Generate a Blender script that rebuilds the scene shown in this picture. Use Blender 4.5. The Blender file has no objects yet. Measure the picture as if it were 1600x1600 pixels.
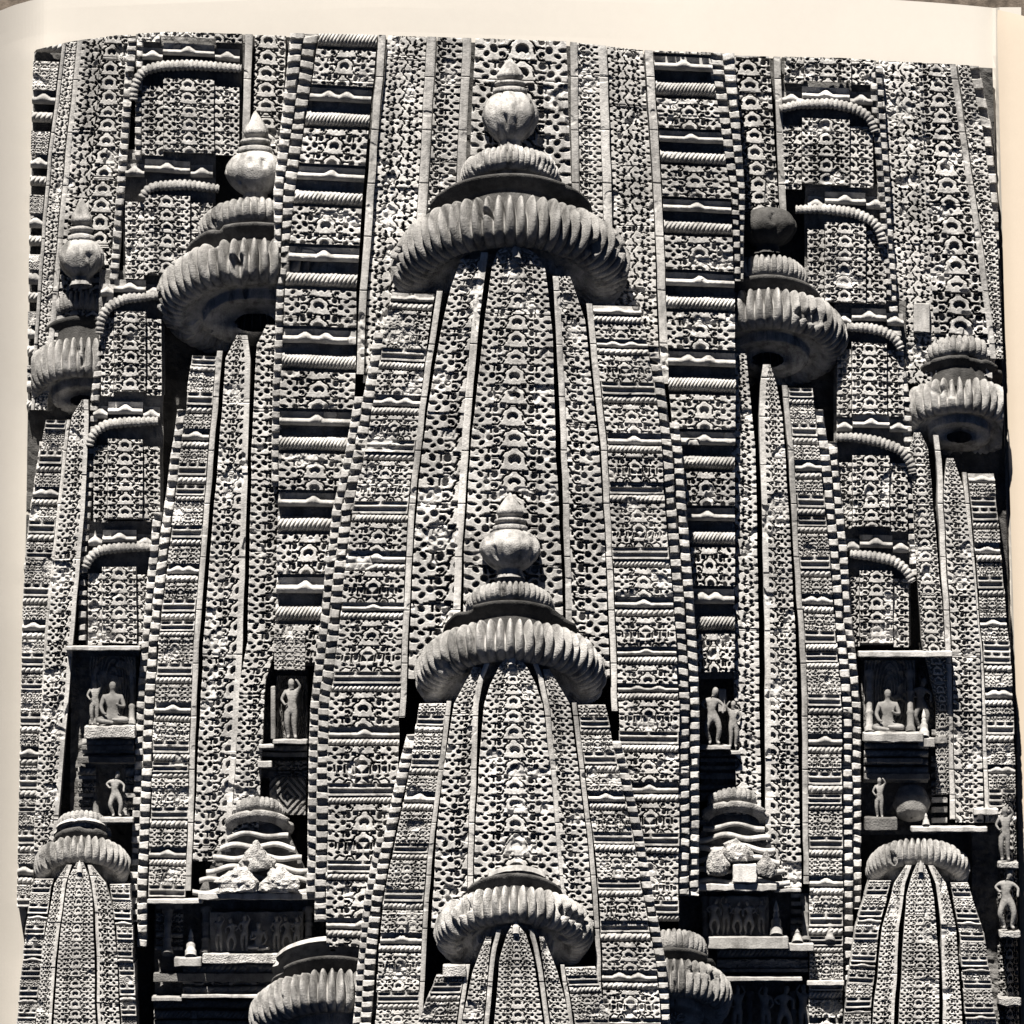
import bpy, bmesh, math, random
import numpy as np
from mathutils import Vector, noise as mnoise
random.seed(7); rng = np.random.RandomState(7)

# ------------------------------------------------------------------ camera, light, exposure
D = 160.0                                   # camera distance, metres (100 "px" = 1 m at the page)
sc = bpy.context.scene
cd = bpy.data.cameras.new('camera'); cam = bpy.data.objects.new('camera', cd); sc.collection.objects.link(cam)
cam.location = (0, -D, 0); cam.rotation_euler = (math.radians(90), 0, 0)
cd.angle = 2*math.atan(8.0/D); cd.clip_start = 1; cd.clip_end = 1000
sc.camera = cam
SUN = Vector((-0.14, -0.42, 0.90)).normalized()        # direction towards the sun
ld = bpy.data.lights.new('sun', 'SUN'); ld.energy = 5.0; ld.angle = math.radians(0.6); ld.color = (1.0, 0.945, 0.87)
lo = bpy.data.objects.new('sun', ld); sc.collection.objects.link(lo)
lo.rotation_euler = SUN.to_track_quat('Z', 'Y').to_euler()
w = bpy.data.worlds.new('World'); sc.world = w; w.use_nodes = True
nt = w.node_tree; bg = nt.nodes['Background']
sky = nt.nodes.new('ShaderNodeTexSky'); sky.sky_type = 'NISHITA'; sky.sun_disc = False
sky.air_density = 0.07; sky.dust_density = 0.35; sky.altitude = 3000
sky.sun_elevation = math.asin(SUN.z); sky.sun_rotation = math.atan2(SUN.x, SUN.y)
nt.links.new(sky.outputs[0], bg.inputs[0]); bg.inputs[1].default_value = 0.05
sc.view_settings.view_transform = 'Standard'; sc.view_settings.look = 'None'
sc.view_settings.exposure = 1.70; sc.view_settings.gamma = 1
sc.cycles.max_bounces = 4; sc.cycles.diffuse_bounces = 1

STEP = 1.08                                 # grid pitch of the carved surfaces

# ------------------------------------------------------------------ materials
def mat(name, base, var=0.12, warm=(1.0, 0.975, 0.94), grain=0.10, stain=0.25, rough=0.9, bump=0.25, streak=0.30):
    m = bpy.data.materials.new(name); m.use_nodes = True
    n = m.node_tree.nodes; l = m.node_tree.links; b = n['Principled BSDF']
    b.inputs['Roughness'].default_value = rough
    b.inputs['Specular IOR Level'].default_value = 0.15
    geo = n.new('ShaderNodeTexCoord')
    def nz(scale, detail=4):
        t = n.new('ShaderNodeTexNoise'); t.inputs['Scale'].default_value = scale; t.inputs['Detail'].default_value = detail
        l.new(geo.outputs['Object'], t.inputs['Vector']); return t
    a = nz(0.9, 5); c = nz(7, 4); g = nz(42, 2)
    def mr(t, lo_, hi_, f0=0.3, f1=0.7):
        r = n.new('ShaderNodeMapRange'); r.inputs['From Min'].default_value = f0; r.inputs['From Max'].default_value = f1
        r.inputs['To Min'].default_value = lo_; r.inputs['To Max'].default_value = hi_; l.new(t.outputs[0], r.inputs[0]); return r
    x1 = mr(a, 1-stain, 1+stain*.4); x2 = mr(c, 1-var, 1+var); x3 = mr(g, 1-grain, 1+grain)
    m1 = n.new('ShaderNodeMath'); m1.operation = 'MULTIPLY'; l.new(x1.outputs[0], m1.inputs[0]); l.new(x2.outputs[0], m1.inputs[1])
    m2 = n.new('ShaderNodeMath'); m2.operation = 'MULTIPLY'; l.new(m1.outputs[0], m2.inputs[0]); l.new(x3.outputs[0], m2.inputs[1])
    oi = n.new('ShaderNodeObjectInfo'); ro = n.new('ShaderNodeMapRange'); ro.inputs['To Min'].default_value = 1-var*1.1; ro.inputs['To Max'].default_value = 1+var*.6
    l.new(oi.outputs['Random'], ro.inputs[0])
    m3 = n.new('ShaderNodeMath'); m3.operation = 'MULTIPLY'; l.new(m2.outputs[0], m3.inputs[0]); l.new(ro.outputs[0], m3.inputs[1])
    mp = n.new('ShaderNodeMapping'); mp.inputs['Scale'].default_value = (3.2, 3.2, .55); l.new(geo.outputs['Object'], mp.inputs[0])
    sk = n.new('ShaderNodeTexNoise'); sk.inputs['Scale'].default_value = 1.6; sk.inputs['Detail'].default_value = 6; sk.inputs['Roughness'].default_value = .65; l.new(mp.outputs[0], sk.inputs['Vector'])
    x4 = mr(sk, 1-streak, 1.0, .36, .52)
    m2 = n.new('ShaderNodeMath'); m2.operation = 'MULTIPLY'; l.new(m3.outputs[0], m2.inputs[0]); l.new(x4.outputs[0], m2.inputs[1])
    mx = n.new('ShaderNodeVectorMath'); mx.operation = 'SCALE'; mx.inputs[0].default_value = tuple(base*k for k in warm)
    l.new(m2.outputs[0], mx.inputs['Scale']); l.new(mx.outputs[0], b.inputs['Base Color'])
    if bump:
        bp = n.new('ShaderNodeBump'); bp.inputs['Strength'].default_value = bump; bp.inputs['Distance'].default_value = 0.03
        l.new(g.outputs[0], bp.inputs['Height']); l.new(bp.outputs[0], b.inputs['Normal'])
    return m
M_CARVE = mat('carved_sandstone', 0.40, var=.16, stain=.38, streak=.36)
M_PLAIN = mat('dressed_sandstone', 0.36, var=.2, stain=0.35, streak=.4)
M_CROWN = mat('weathered_crown_stone', 0.27, streak=.6, var=0.22, stain=0.45, bump=0.6)
M_POT = mat('pot_stone', 0.31, streak=.6, var=0.25, stain=0.45, bump=0.45)
M_DARK = mat('shaded_recess_stone', 0.15, var=0.3, stain=0.4, bump=0.5)  # recess shade put into the base colour of cores, niches and ledges
M_ROLL = mat('roll_stone', 0.28, var=0.25, stain=0.4, streak=.4, bump=.5)
M_STUB = mat('near_black_stone', 0.07, var=0.3, stain=0.5, bump=0.5)  # one near-black colour for a pot, the cap discs and rear masonry
M_FIG = mat('sculpture_stone', 0.22, var=0.3, stain=0.5, bump=0.3)
M_ROCK = mat('rubble_stone', 0.36, var=0.35, stain=0.3, bump=1.0)
M_PAPER = mat('cream_paper', 0.46, var=0.01, streak=0, warm=(1.0, 0.94, 0.85), grain=0.01, stain=0.02, rough=0.6, bump=0.0)
M_PAPER2 = mat('warm_paper', 0.45, var=0.01, streak=0, warm=(1.0, 0.86, 0.70), grain=0.01, stain=0.02, rough=0.6, bump=0.0)
M_WOOD = mat('table_wood', 0.14, var=0.35, warm=(1.0, 0.82, 0.66), stain=0.5)

# ------------------------------------------------------------------ noise and pattern canvases
LAT = rng.rand(256, 256)
def vnoise(x, y, s, o=0):
    x = np.asarray(x)/s + o*17.3 + 500; y = np.asarray(y)/s + o*9.1 + 500
    xi = np.floor(x).astype(int); yi = np.floor(y).astype(int); fx = x-xi; fy = y-yi
    fx = fx*fx*(3-2*fx); fy = fy*fy*(3-2*fy); g = lambda a, b: LAT[a % 256, b % 256]
    return (g(xi, yi)*(1-fx)+g(xi+1, yi)*fx)*(1-fy) + (g(xi, yi+1)*(1-fx)+g(xi+1, yi+1)*fx)*fy

PX = 56; XW = 2.2
def canvas(shapes, bumps=()):
    X, Y = np.meshgrid(np.linspace(-XW, XW, int(2*XW*PX)), (np.arange(PX)+.5)/PX - .5)
    def cover(list_):
        H = np.zeros_like(X)
        for sh in list_:
            for oy in (-1, 0, 1):
                k = sh[0]; y = Y-oy
                for sx in ((1, -1) if sh[1] else (1,)):
                    x = X*sx
                    if k == 'e':                         # ellipse cx cy rx ry rot
                        _, _, cx, cy, rx, ry, ro = sh; dx = x-cx; dy = y-cy
                        c, s = math.cos(ro), math.sin(ro); a = dx*c+dy*s; b = -dx*s+dy*c
                        d = (np.sqrt((a/rx)**2+(b/ry)**2)-1)*min(rx, ry)
                    elif k == 'b':                       # box
                        _, _, cx, cy, rx, ry, ro = sh; dx = x-cx; dy = y-cy
                        c, s = math.cos(ro), math.sin(ro); a = np.abs(dx*c+dy*s)-rx; b = np.abs(-dx*s+dy*c)-ry
                        d = np.maximum(a, b)
                    else:                                # polyline with width
                        _, _, pts, wd = sh; d = np.full_like(X, 9.)
                        for (ax, ay), (bx, by) in zip(pts, pts[1:]):
                            vx, vy = bx-ax, by-ay; t = np.clip(((x-ax)*vx+(y-ay)*vy)/(vx*vx+vy*vy), 0, 1)
                            d = np.minimum(d, np.hypot(x-ax-t*vx, y-ay-t*vy)-wd)
                    H = np.maximum(H, np.clip(.5-d/0.045, 0, 1))
        return H
    H = cover(shapes)
    if bumps: H = H*(1-cover(bumps))
    return -H
# y is measured upwards within a row
JALA = canvas([
    ('e', 0, 0, .05, .27, .20, 0), ('b', 1, .48, -.46, .13, .10, 0.05),
    ('l', 1, [(.13, .58), (.22, .46), (.46, .33), (.56, .17), (.95, .12)], .036),
    ('l', 1, [(.50, .10), (.53, -.08)], .03), ('b', 1, .62, .10, .07, .06, .7),
    ('l', 0, [(-.28, -.42), (.28, -.42)], .022),
    ('e', 1, .86, .40, .13, .14, 0), ('e', 1, .84, -.13, .13, .11, .5), ('e', 1, 1.18, .06, .14, .13, .3),
    ('e', 1, 1.50, -.16, .12, .09, -.6), ('e', 1, 1.50, .38, .13, .09, .6),
    ('b', 1, 1.12, -.44, .12, .07, 0), ('l', 1, [(1.12, .56), (1.12, .30)], .035), ('l', 1, [(.80, -.45), (1.4, -.45)], .03),
    ('e', 1, 1.80, .08, .20, .075, .1), ('e', 1, 1.96, -.45, .16, .12, 0), ('e', 1, 1.72, -.40, .1, .05, .4),
    ('l', 1, [(.62, -.20), (.70, -.34), (.95, -.34)], .03),
], [('e', 0, 0, -.15, .16, .14, 0), ('e', 1, .86, -.2, .06, .05, 0)])
DIAM = canvas([
    ('b', 0, 0, 0, .36, .40, 0), ('e', 1, .70, -.12, .13, .22, 0),
    ('l', 1, [(.46, -.42), (.46, .0), (.58, .22), (.82, .22), (.95, .0), (.95, -.42)], .04),
    ('b', 1, .50, .38, .12, .10, 0), ('e', 1, .90, .42, .12, .1, .4), ('e', 1, 1.2, -.2, .12, .15, 0),
    ('l', 1, [(1.0, .2), (1.25, .28), (1.5, .1), (1.5, -.35)], .04), ('e', 1, 1.75, -.2, .13, .12, 0),
    ('e', 1, 1.35, .42, .12, .08, 0), ('e', 1, 1.8, .28, .15, .08, .5), ('l', 1, [(1.3, -.1), (1.3, -.42)], .035),
], [('b', 0, 0, 0, .25, .25, .785), ('l', 0, [(0, -.5), (0, .5)], .05), ('l', 0, [(-.4, 0), (.4, 0)], .03)])
def rosette(cx, cy, r=1.0):
    L_ = [('e', 0, cx, cy, .13*r, .12*r, 0)]
    for k in range(5):
        a = math.radians(18+72*k+cx*25); c, s_ = math.cos(a), math.sin(a)
        L_.append(('l', 0, [(cx+.23*r*c, cy+.23*r*s_), (cx+.30*r*c, cy+.30*r*s_)], .022))
        L_.append(('e', 0, cx+.37*r*c, cy+.36*r*s_, .085, .065, a))
    return L_
FLORA = canvas(rosette(-.62, 0)+rosette(.62, .5)+[
    ('l', 0, [(-.08, .46), (-.02, .26), (.14, .18), (.20, .0)], .032), ('l', 0, [(.10, -.04), (.0, -.2), (-.14, -.28), (-.2, -.45)], .032),
    ('e', 0, .0, .02, .09, .11, 0), ('e', 0, .52, .02, .12, .07, .3), ('e', 0, -.52, -.48, .12, .07, -.3), ('e', 0, .88, -.02, .09, .10, .2), ('e', 0, -.95, .47, .09, .10, .2),
    ('l', 0, [(.36, -.06), (.62, -.12), (.88, -.2)], .028), ('l', 0, [(-.36, .44), (-.62, .38), (-.88, .33)], .028),
    ('e', 0, 1.22, .02, .16, .08, .2), ('e', 0, -1.22, -.46, .16, .08, .2), ('e', 0, 1.26, .42, .12, .06, 0), ('e', 0, -1.26, .1, .12, .06, 0)])
def flora(T, poly, y0, y1, d, mirror=False, strip=0, xa=-1.28, xb=1.28, **k):
    return relief(T, 'lattice_band', poly, y0, y1, jala(poly, y0, xa, xb, None, .36, mirror, strip, T_=FLORA), d, **k)
def sample(T, x, v):
    """x in row units, v rows downwards"""
    fx = (x+XW)/(2*XW)*(T.shape[1]-1); fx = np.clip(fx, 0, T.shape[1]-1.001)
    fy = (-(v) % 1.0)*PX - .5
    xi = fx.astype(int); yi = np.floor(fy).astype(int); ax = fx-xi; ay = fy-yi
    y0 = yi % PX; y1 = (yi+1) % PX
    return (T[y0, xi]*(1-ax)+T[y0, xi+1]*ax)*(1-ay) + (T[y1, xi]*(1-ax)+T[y1, xi+1]*ax)*ay

# ------------------------------------------------------------------ picture field limits (where the masonry stops on the page)
TX = [40, 55, 110, 180, 260, 600, 885, 1010, 1320, 1553, 1600]; TY = [90, 76, 63, 54, 50, 58, 68, 82, 91, 103, 106]
Tedge = lambda x: np.interp(x, TX, TY)
Ledge = lambda y: np.interp(y, [50, 300, 900, 1640], [51, 45, 36, 22])
Redge = lambda y: np.interp(y, [90, 300, 700, 1200, 1640], [1554, 1560, 1573, 1586, 1594])
TILTY = lambda y: np.interp(y, [0, 250, 500, 850, 2000], [.045, .045, .035, .008, 0])

class Thing:
    def __init__(s, name, label, cat, px, py, d, group=None):
        o = bpy.data.objects.new(name, None); sc.collection.objects.link(o); s.o = o
        s.s = 1-d/(D*100); s.d = d
        o.location = s.W(px, py, d); o['label'] = label; o['category'] = cat; o.empty_display_size = .3
        if group: o['group'] = group
        o['kind'] = 'thing'; s.sk = 0
        s.loc = np.array(o.location)
    def W(s, px, py, d): return ((px-800)/100*s.s, -d/100, (800-py)/100*s.s)
    def pts(s, px, py, d):
        return np.stack([(px-800)/100*s.s, -d/100, (800-py)/100*s.s], -1) - s.loc

DAMAGE = [(800, 430, 20, 12), (822, 478, 16, 12), (880, 470, 8, 14), (1080, 700, 12, 16), (480, 720, 22, 10), (1095, 410, 16, 8), (520, 340, 22, 9), (345, 1000, 14, 22), (1210, 1080, 14, 20), (845, 610, 14, 9), (560, 880, 24, 12), (985, 790, 18, 10), (770, 1180, 12, 10), (650, 1290, 12, 10), (1500, 900, 12, 20), (1500, 1150, 12, 14), (110, 1120, 10, 18), (75, 880, 10, 14), (684, 838, 30, 22), (668, 778, 22, 16), (690, 590, 14, 12), (806, 1322, 30, 18), (1398, 172, 24, 22), (1372, 990, 26, 18), (95, 895, 16, 20), (200, 145, 10, 26),
    (176, 250, 14, 18), (1100, 505, 18, 10), (590, 690, 34, 14), (1032, 560, 14, 20), (1215, 790, 18, 26), (610, 500, 22, 12), (1090, 1400, 16, 20), (742, 470, 12, 44), (560, 525, 16, 30),
    (362, 745, 16, 14), (1432, 860, 14, 16), (1010, 1130, 18, 12), (1185, 1310, 16, 14), (280, 1190, 16, 12), (925, 1210, 12, 10), (1470, 330, 20, 14), (700, 120, 14, 22), (1120, 1300, 14, 10)]
def link(name, me, m, parent, smooth=False):
    if m: me.materials.append(m)
    o = bpy.data.objects.new(name, me); sc.collection.objects.link(o)
    if parent is not None: o.parent = parent
    me.polygons.foreach_set('use_smooth', [smooth]*len(me.polygons))
    return o
def fastmesh(name, V, F):
    me = bpy.data.meshes.new(name); n = len(V); f = len(F)
    me.vertices.add(n); me.vertices.foreach_set('co', V.astype(np.float32).ravel())
    me.loops.add(f*4); me.loops.foreach_set('vertex_index', F.astype(np.int32).ravel())
    me.polygons.add(f); me.polygons.foreach_set('loop_start', np.arange(0, f*4, 4, dtype=np.int32))
    me.update(calc_edges=True); return me
def gridfaces(nv, nu):
    a = np.arange(nv*nu).reshape(nv, nu)
    return np.stack([a[:-1, :-1], a[1:, :-1], a[1:, 1:], a[:-1, 1:]], -1).reshape(-1, 4)

def relief(T, name, poly, y0, y1, hf, d, m=None, skirt=26, tilt=1.0, clip=True, parent=None, step=None, wear=1.0, top=None):
    """A carved face between the edge lines of poly, from y0 down to y1, with sides going back by skirt."""
    m = m or M_CARVE; step = step or STEP; skirt = max(skirt, T.sk)
    ys = [p[0] for p in poly]; L = [p[1] for p in poly]; R = [p[2] for p in poly]
    nv = max(2, int(round((y1-y0)/step))+1); y = np.linspace(y0, y1, nv)
    wmax = max(np.interp(y, ys, R)-np.interp(y, ys, L)); nu = max(3, int(round(wmax/step))+1)
    u = np.linspace(-1, 1, nu)
    # skirt rows and columns
    u = np.concatenate([[-1], u, [1]]); y = np.concatenate([[y0], y, [y1]])
    U, Y = np.meshgrid(u, y); l = np.interp(Y, ys, L); r = np.interp(Y, ys, R)
    X = (l+r)/2 + U*(r-l)/2; wd = np.maximum(r-l, 1)
    h = hf(U, Y-y0, wd, X, Y)
    # chips and worn spots
    nz = vnoise(X, Y, 31, 1)*.6+vnoise(X, Y, 13, 2)*.4
    worn = np.clip((nz-.70)/.06, 0, 1)*wear
    for ex, ey, erx, ery in DAMAGE:
        if X.min() < ex+erx*1.5 and X.max() > ex-erx*1.5 and y0 < ey+ery*1.5 and y1 > ey-ery*1.5:
            q = np.hypot((X-ex)/erx, (Y-ey)/ery) + (vnoise(X, Y, 9, 40)-.5)*.9
            worn = np.maximum(worn, np.clip((1.05-q)/.2, 0, 1))
    h = h*(1-worn*.8) - worn*(1.5+5*vnoise(X, Y, 7, 3))
    h = h + (vnoise(X, Y, 4, 4)-.5)*.45 + (vnoise(X, Y, 60, 5)-.5)*2.5
    dd = np.interp(Y, [p[0] for p in d], [p[1] for p in d]) if isinstance(d, (list, tuple)) else d
    Z = dd + h
    Z[0, :] = (Z[0, :]*0 + (dd if np.isscalar(dd) else dd[0, :])) - skirt; Z[-1, :] = (dd if np.isscalar(dd) else dd[-1, :]) - skirt
    Z[:, 0] = (dd if np.isscalar(dd) else dd[:, 0])-skirt; Z[:, -1] = (dd if np.isscalar(dd) else dd[:, -1])-skirt
    xc = (l+r)/2
    PY = Y + TILTY(Y)*(X-xc)*tilt + (vnoise(X, Y, 40, 6)-.5)*1.6
    PX_ = X + (vnoise(X, Y, 37, 7)-.5)*1.6
    F = gridfaces(*X.shape)
    if clip:
        t = Tedge(PX_); lf = Ledge(PY); rt = Redge(PY)
        out = ((PY < t) | (PX_ < lf) | (PX_ > rt)).ravel()
        F = F[~out[F].all(axis=1)]
        if len(F) == 0: return None
        PY = np.maximum(PY, t); PX_ = np.minimum(np.maximum(PX_, lf), rt)
    V = T.pts(PX_.ravel(), PY.ravel(), Z.ravel())
    used = np.zeros(len(V), bool); used[F.ravel()] = True
    if not used.all():
        idx = np.cumsum(used)-1; V = V[used]; F = idx[F]
    return link(name, fastmesh(name, V, F), m, parent or T.o)

# ------------------------------------------------------------------ height functions
def rows_from(poly, span, y0):
    """cumulative row count down the band: row height follows the width"""
    ys = np.arange(y0-2, 1700, 2.0); P = [p[0] for p in poly]
    wd = np.interp(ys, P, [p[2] for p in poly])-np.interp(ys, P, [p[1] for p in poly])
    R = np.clip(wd/span, 14, 60); c = np.concatenate([[0], np.cumsum(2.0/R[:-1])])
    return lambda Y: np.interp(Y, ys, c)
def jala(poly, y0, xa=-1.95, xb=1.95, R=None, dep=.36, mirror=False, strip=0, jo=0, T_=JALA, rowoff=0):
    span = xb-xa
    Vf = rows_from(poly, span, y0) if R is None else (lambda Y: (Y-y0)/R)
    jr = random.choice((4, 5, 6)); ph = random.random()*jr
    def f(U, V, wd, X, Y):
        s = (U+1)/2
        if mirror: s = 1-s
        st = strip/wd; r = wd/span if R is None else R
        q = np.where(s < st, -9, (s-st)/(1-st))
        v = Vf(Y)+rowoff; bk = np.floor((v-rowoff+ph-jr/2)/jr).astype(int)
        xx = xa+q*span + (LAT[(bk*5+int(ph*53)) % 256, 21]-.5)*.12
        v = v + (LAT[(bk*11+int(ph*17)) % 256, 22]-.5)*.4*(span > 1.2)*(R is None) + (LAT[np.floor(v*2).astype(int) % 256, int(ph*40) % 256]-.5)*.10
        h = sample(T_, xx+(vnoise(X, Y, 18, 8)-.5)*.09, v+(vnoise(X, Y, 21, 9)-.5)*.10+.0)*dep*1.6*r
        h = h*(.45+.85*vnoise(X, Y, 29, 10))
        h = np.where(q < 0, 0, h)
        # horizontal joints between the blocks
        jv = (v+ph) % jr; h = np.minimum(h, -4*np.clip(1-np.abs(jv-jr/2)*r/1.1, 0, 1))
        # blocks sit slightly in or out of plane
        blk = np.floor((v+ph-jr/2)/jr).astype(int)
        return h + (LAT[(blk*7+int(ph*31)) % 256, 3]-.5)*3.5
    return f
def plainh(U, V, wd, X, Y):
    return -3*np.clip(1-np.abs((Y % 83)-40)/1.2, 0, 1) - .8*(1-np.clip((1-np.abs(U))*wd/5, 0, 1))
def roughh(a=5):
    return lambda U, V, wd, X, Y: -a*(vnoise(X, Y, 11, 11)*.6+vnoise(X, Y, 5, 12)*.4)
def slabs(period, ph=0., dep=18):
    def f(U, V, wd, X, Y):
        p = period*(1+.0*U); t = ((Y+(vnoise(X, Y, 33, 13)-.5)*8+(vnoise(X, Y, 9, 14)-.5)*2)/p+ph) % 1
        k = np.floor((Y/p+ph)).astype(int)
        e = np.clip((.27-np.abs(t-.5))*p/1.4+.5, 0, 1)
        j = LAT[k % 256, int(ph*97+period*3) % 256]
        rnd = 2.5*(np.abs(U)**4)
        rag = np.clip((np.abs(U)-(.62+.38*LAT[(k*3) % 256, 9]))*wd/3, 0, 1)*(j > .6)
        return -dep*np.maximum(1-e, rag*.8) - rnd - 5*j
    return f
def rope(hh, pitch=7.0, rad=None, lean=.6):
    rad = rad or hh*.7
    def f(U, V, wd, X, Y):
        t = np.clip((V/hh)*2-1, -1, 1); b = np.sqrt(np.maximum(0, 1-t*t))
        rb = np.abs(np.sin((X+t*hh*.5*lean)*math.pi/pitch))**.6
        return -2*rad + 2 + rad*2.0*b*(1-.14*(1-rb)*(.4+vnoise(X, Y, 23, 15))) - 1.5*(1-rb)
    return f
def ledgeh(hh, bumps=(0,), bar=.5):
    """thin projecting fillet with small triangular bosses on top, shadow gap above"""
    def f(U, V, wd, X, Y):
        v = V/hh; tri = np.zeros_like(U)
        for c in bumps: tri = np.maximum(tri, .6*np.clip(1.25-np.abs(U-c)*wd/2/9, 0, 1))
        lim = (1-bar)*(1-tri*.95)
        e = np.clip((v-lim)*hh/1.3+.5, 0, 1)
        w_ = np.clip((v-lim)/np.maximum(1-lim, .05), 0, 1)
        return -22*(1-e) + e*(3-6*(2*w_-1)**2*(bar < .6)-4*w_)
    return f
def slith(hh, bumps=(0,)):
    def f(U, V, wd, X, Y):
        v = V/hh; g = np.zeros_like(U)
        post = np.ones_like(U)
        for c in bumps: post = np.minimum(post, np.clip(np.abs(U-c)*wd/2/5-.3*(1-v), 0, 1))
        e1 = np.clip((.13-np.abs(v-.19))*hh/1.2+.5, 0, 1)*post
        e2 = np.clip((.17-np.abs(v-.68))*hh/1.2+.5, 0, 1)
        edge = np.clip((1-np.abs(U))*wd/2/3-.3, 0, 1)
        return -12*np.maximum(e1, e2)*edge
    return f

def carved(T, poly, y0, y1, d, xa=-1.95, xb=1.95, mirror=False, strip=0, name='lattice_band', R=None, dep=.36, **k):
    return relief(T, name, poly, y0, y1, jala(poly, y0, xa, xb, R, dep, mirror, strip), d, **k)
SIDEW = (.36, 2.0)
def stack(T, poly, y0, y1, d, seq, wear=1.0, skirt=30, **k):
    """courses laid one above another: carved blocks, fillets and rope mouldings on a recessed core"""
    ys = [p[0] for p in poly]
    dm = (lambda y: np.interp(y, [p[0] for p in d], [p[1] for p in d])) if isinstance(d, (list, tuple)) else (lambda y: d)
    dcore = [(p[0], p[1]-24) for p in d] if isinstance(d, (list, tuple)) else d-24
    relief(T, 'wall_core', [(a, b+2, c-2) for a, b, c in poly], y0, y1, roughh(4), dcore, step=4, skirt=60, m=M_CARVE)
    y = y0; i = 0
    while y < y1-4:
        ty, hh = seq[i % len(seq)]; i += 1
        wd = np.interp(y+20, ys, [p[2] for p in poly])-np.interp(y+20, ys, [p[1] for p in poly])
        R = wd/3.9
        if ty in 'GDM': hh = hh*R
        hh *= random.uniform(.95, 1.05); ye = min(y+hh, y1)
        jx = random.uniform(-2.5, 2.5); pl = [(a, b+jx*.4, c+jx*.4) for a, b, c in poly]; dj = random.uniform(-2, 2)
        dd = [(p[0], p[1]+dj) for p in d] if isinstance(d, (list, tuple)) else d+dj
        if ty == 'G': relief(T, 'carved_block', pl, y, ye, jala(pl, y, R=R, rowoff=.5), dd, skirt=skirt, wear=wear, **k)
        elif ty == 'D': relief(T, 'carved_block', pl, y, ye, jala(pl, y, R=R, T_=DIAM, rowoff=.5), dd, skirt=skirt, wear=wear, **k)
        elif ty == 'M':                                  # horseshoe row over a diamond row
            f1 = jala(pl, y, R=hh/2, rowoff=.5); f2 = jala(pl, y, R=hh/2, T_=DIAM, rowoff=.5)
            relief(T, 'carved_block', pl, y, ye, lambda U, V, w_, X, Y, f1=f1, f2=f2, q=hh/2: np.where(V < q, f1(U, V, w_, X, Y), f2(U, V, w_, X, Y)), dd, skirt=skirt, wear=wear, **k)
        elif ty == 'L': relief(T, 'fillet', pl, y, ye, ledgeh(hh, random.choice([(0,), (0,), (-.35, .35)])), dd, skirt=skirt, m=M_PLAIN, wear=.3, **k)
        elif ty == 'H': relief(T, 'fillet', pl, y, ye, slith(hh, random.choice([(0,), (-.35, .35)])), dd, skirt=skirt, m=M_PLAIN, wear=.4, **k)
        elif ty == 'R': relief(T, 'rope_moulding', pl, y, ye, rope(hh, random.uniform(6, 8.5)), dd, skirt=skirt, m=M_PLAIN, wear=.5, **k)
        y += hh
def fillet(T, pts, wdt, y0, y1, d, **k):
    """vertical plain frame strip, pts = [(y, xcentre)]"""
    return relief(T, 'frame_strip', [(a, b-wdt/2, b+wdt/2) for a, b in pts], y0, y1, plainh, d, m=M_PLAIN, wear=.3, **k)
def slabcol(T, pts, wdt, y0, y1, d, period=19, ph=0., **k):
    return relief(T, 'slab_edge', [(a, b-wdt/2, b+wdt/2) for a, b in pts], y0, y1, slabs(period, ph), d, m=M_CARVE, skirt=34, wear=.35, **k)

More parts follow.
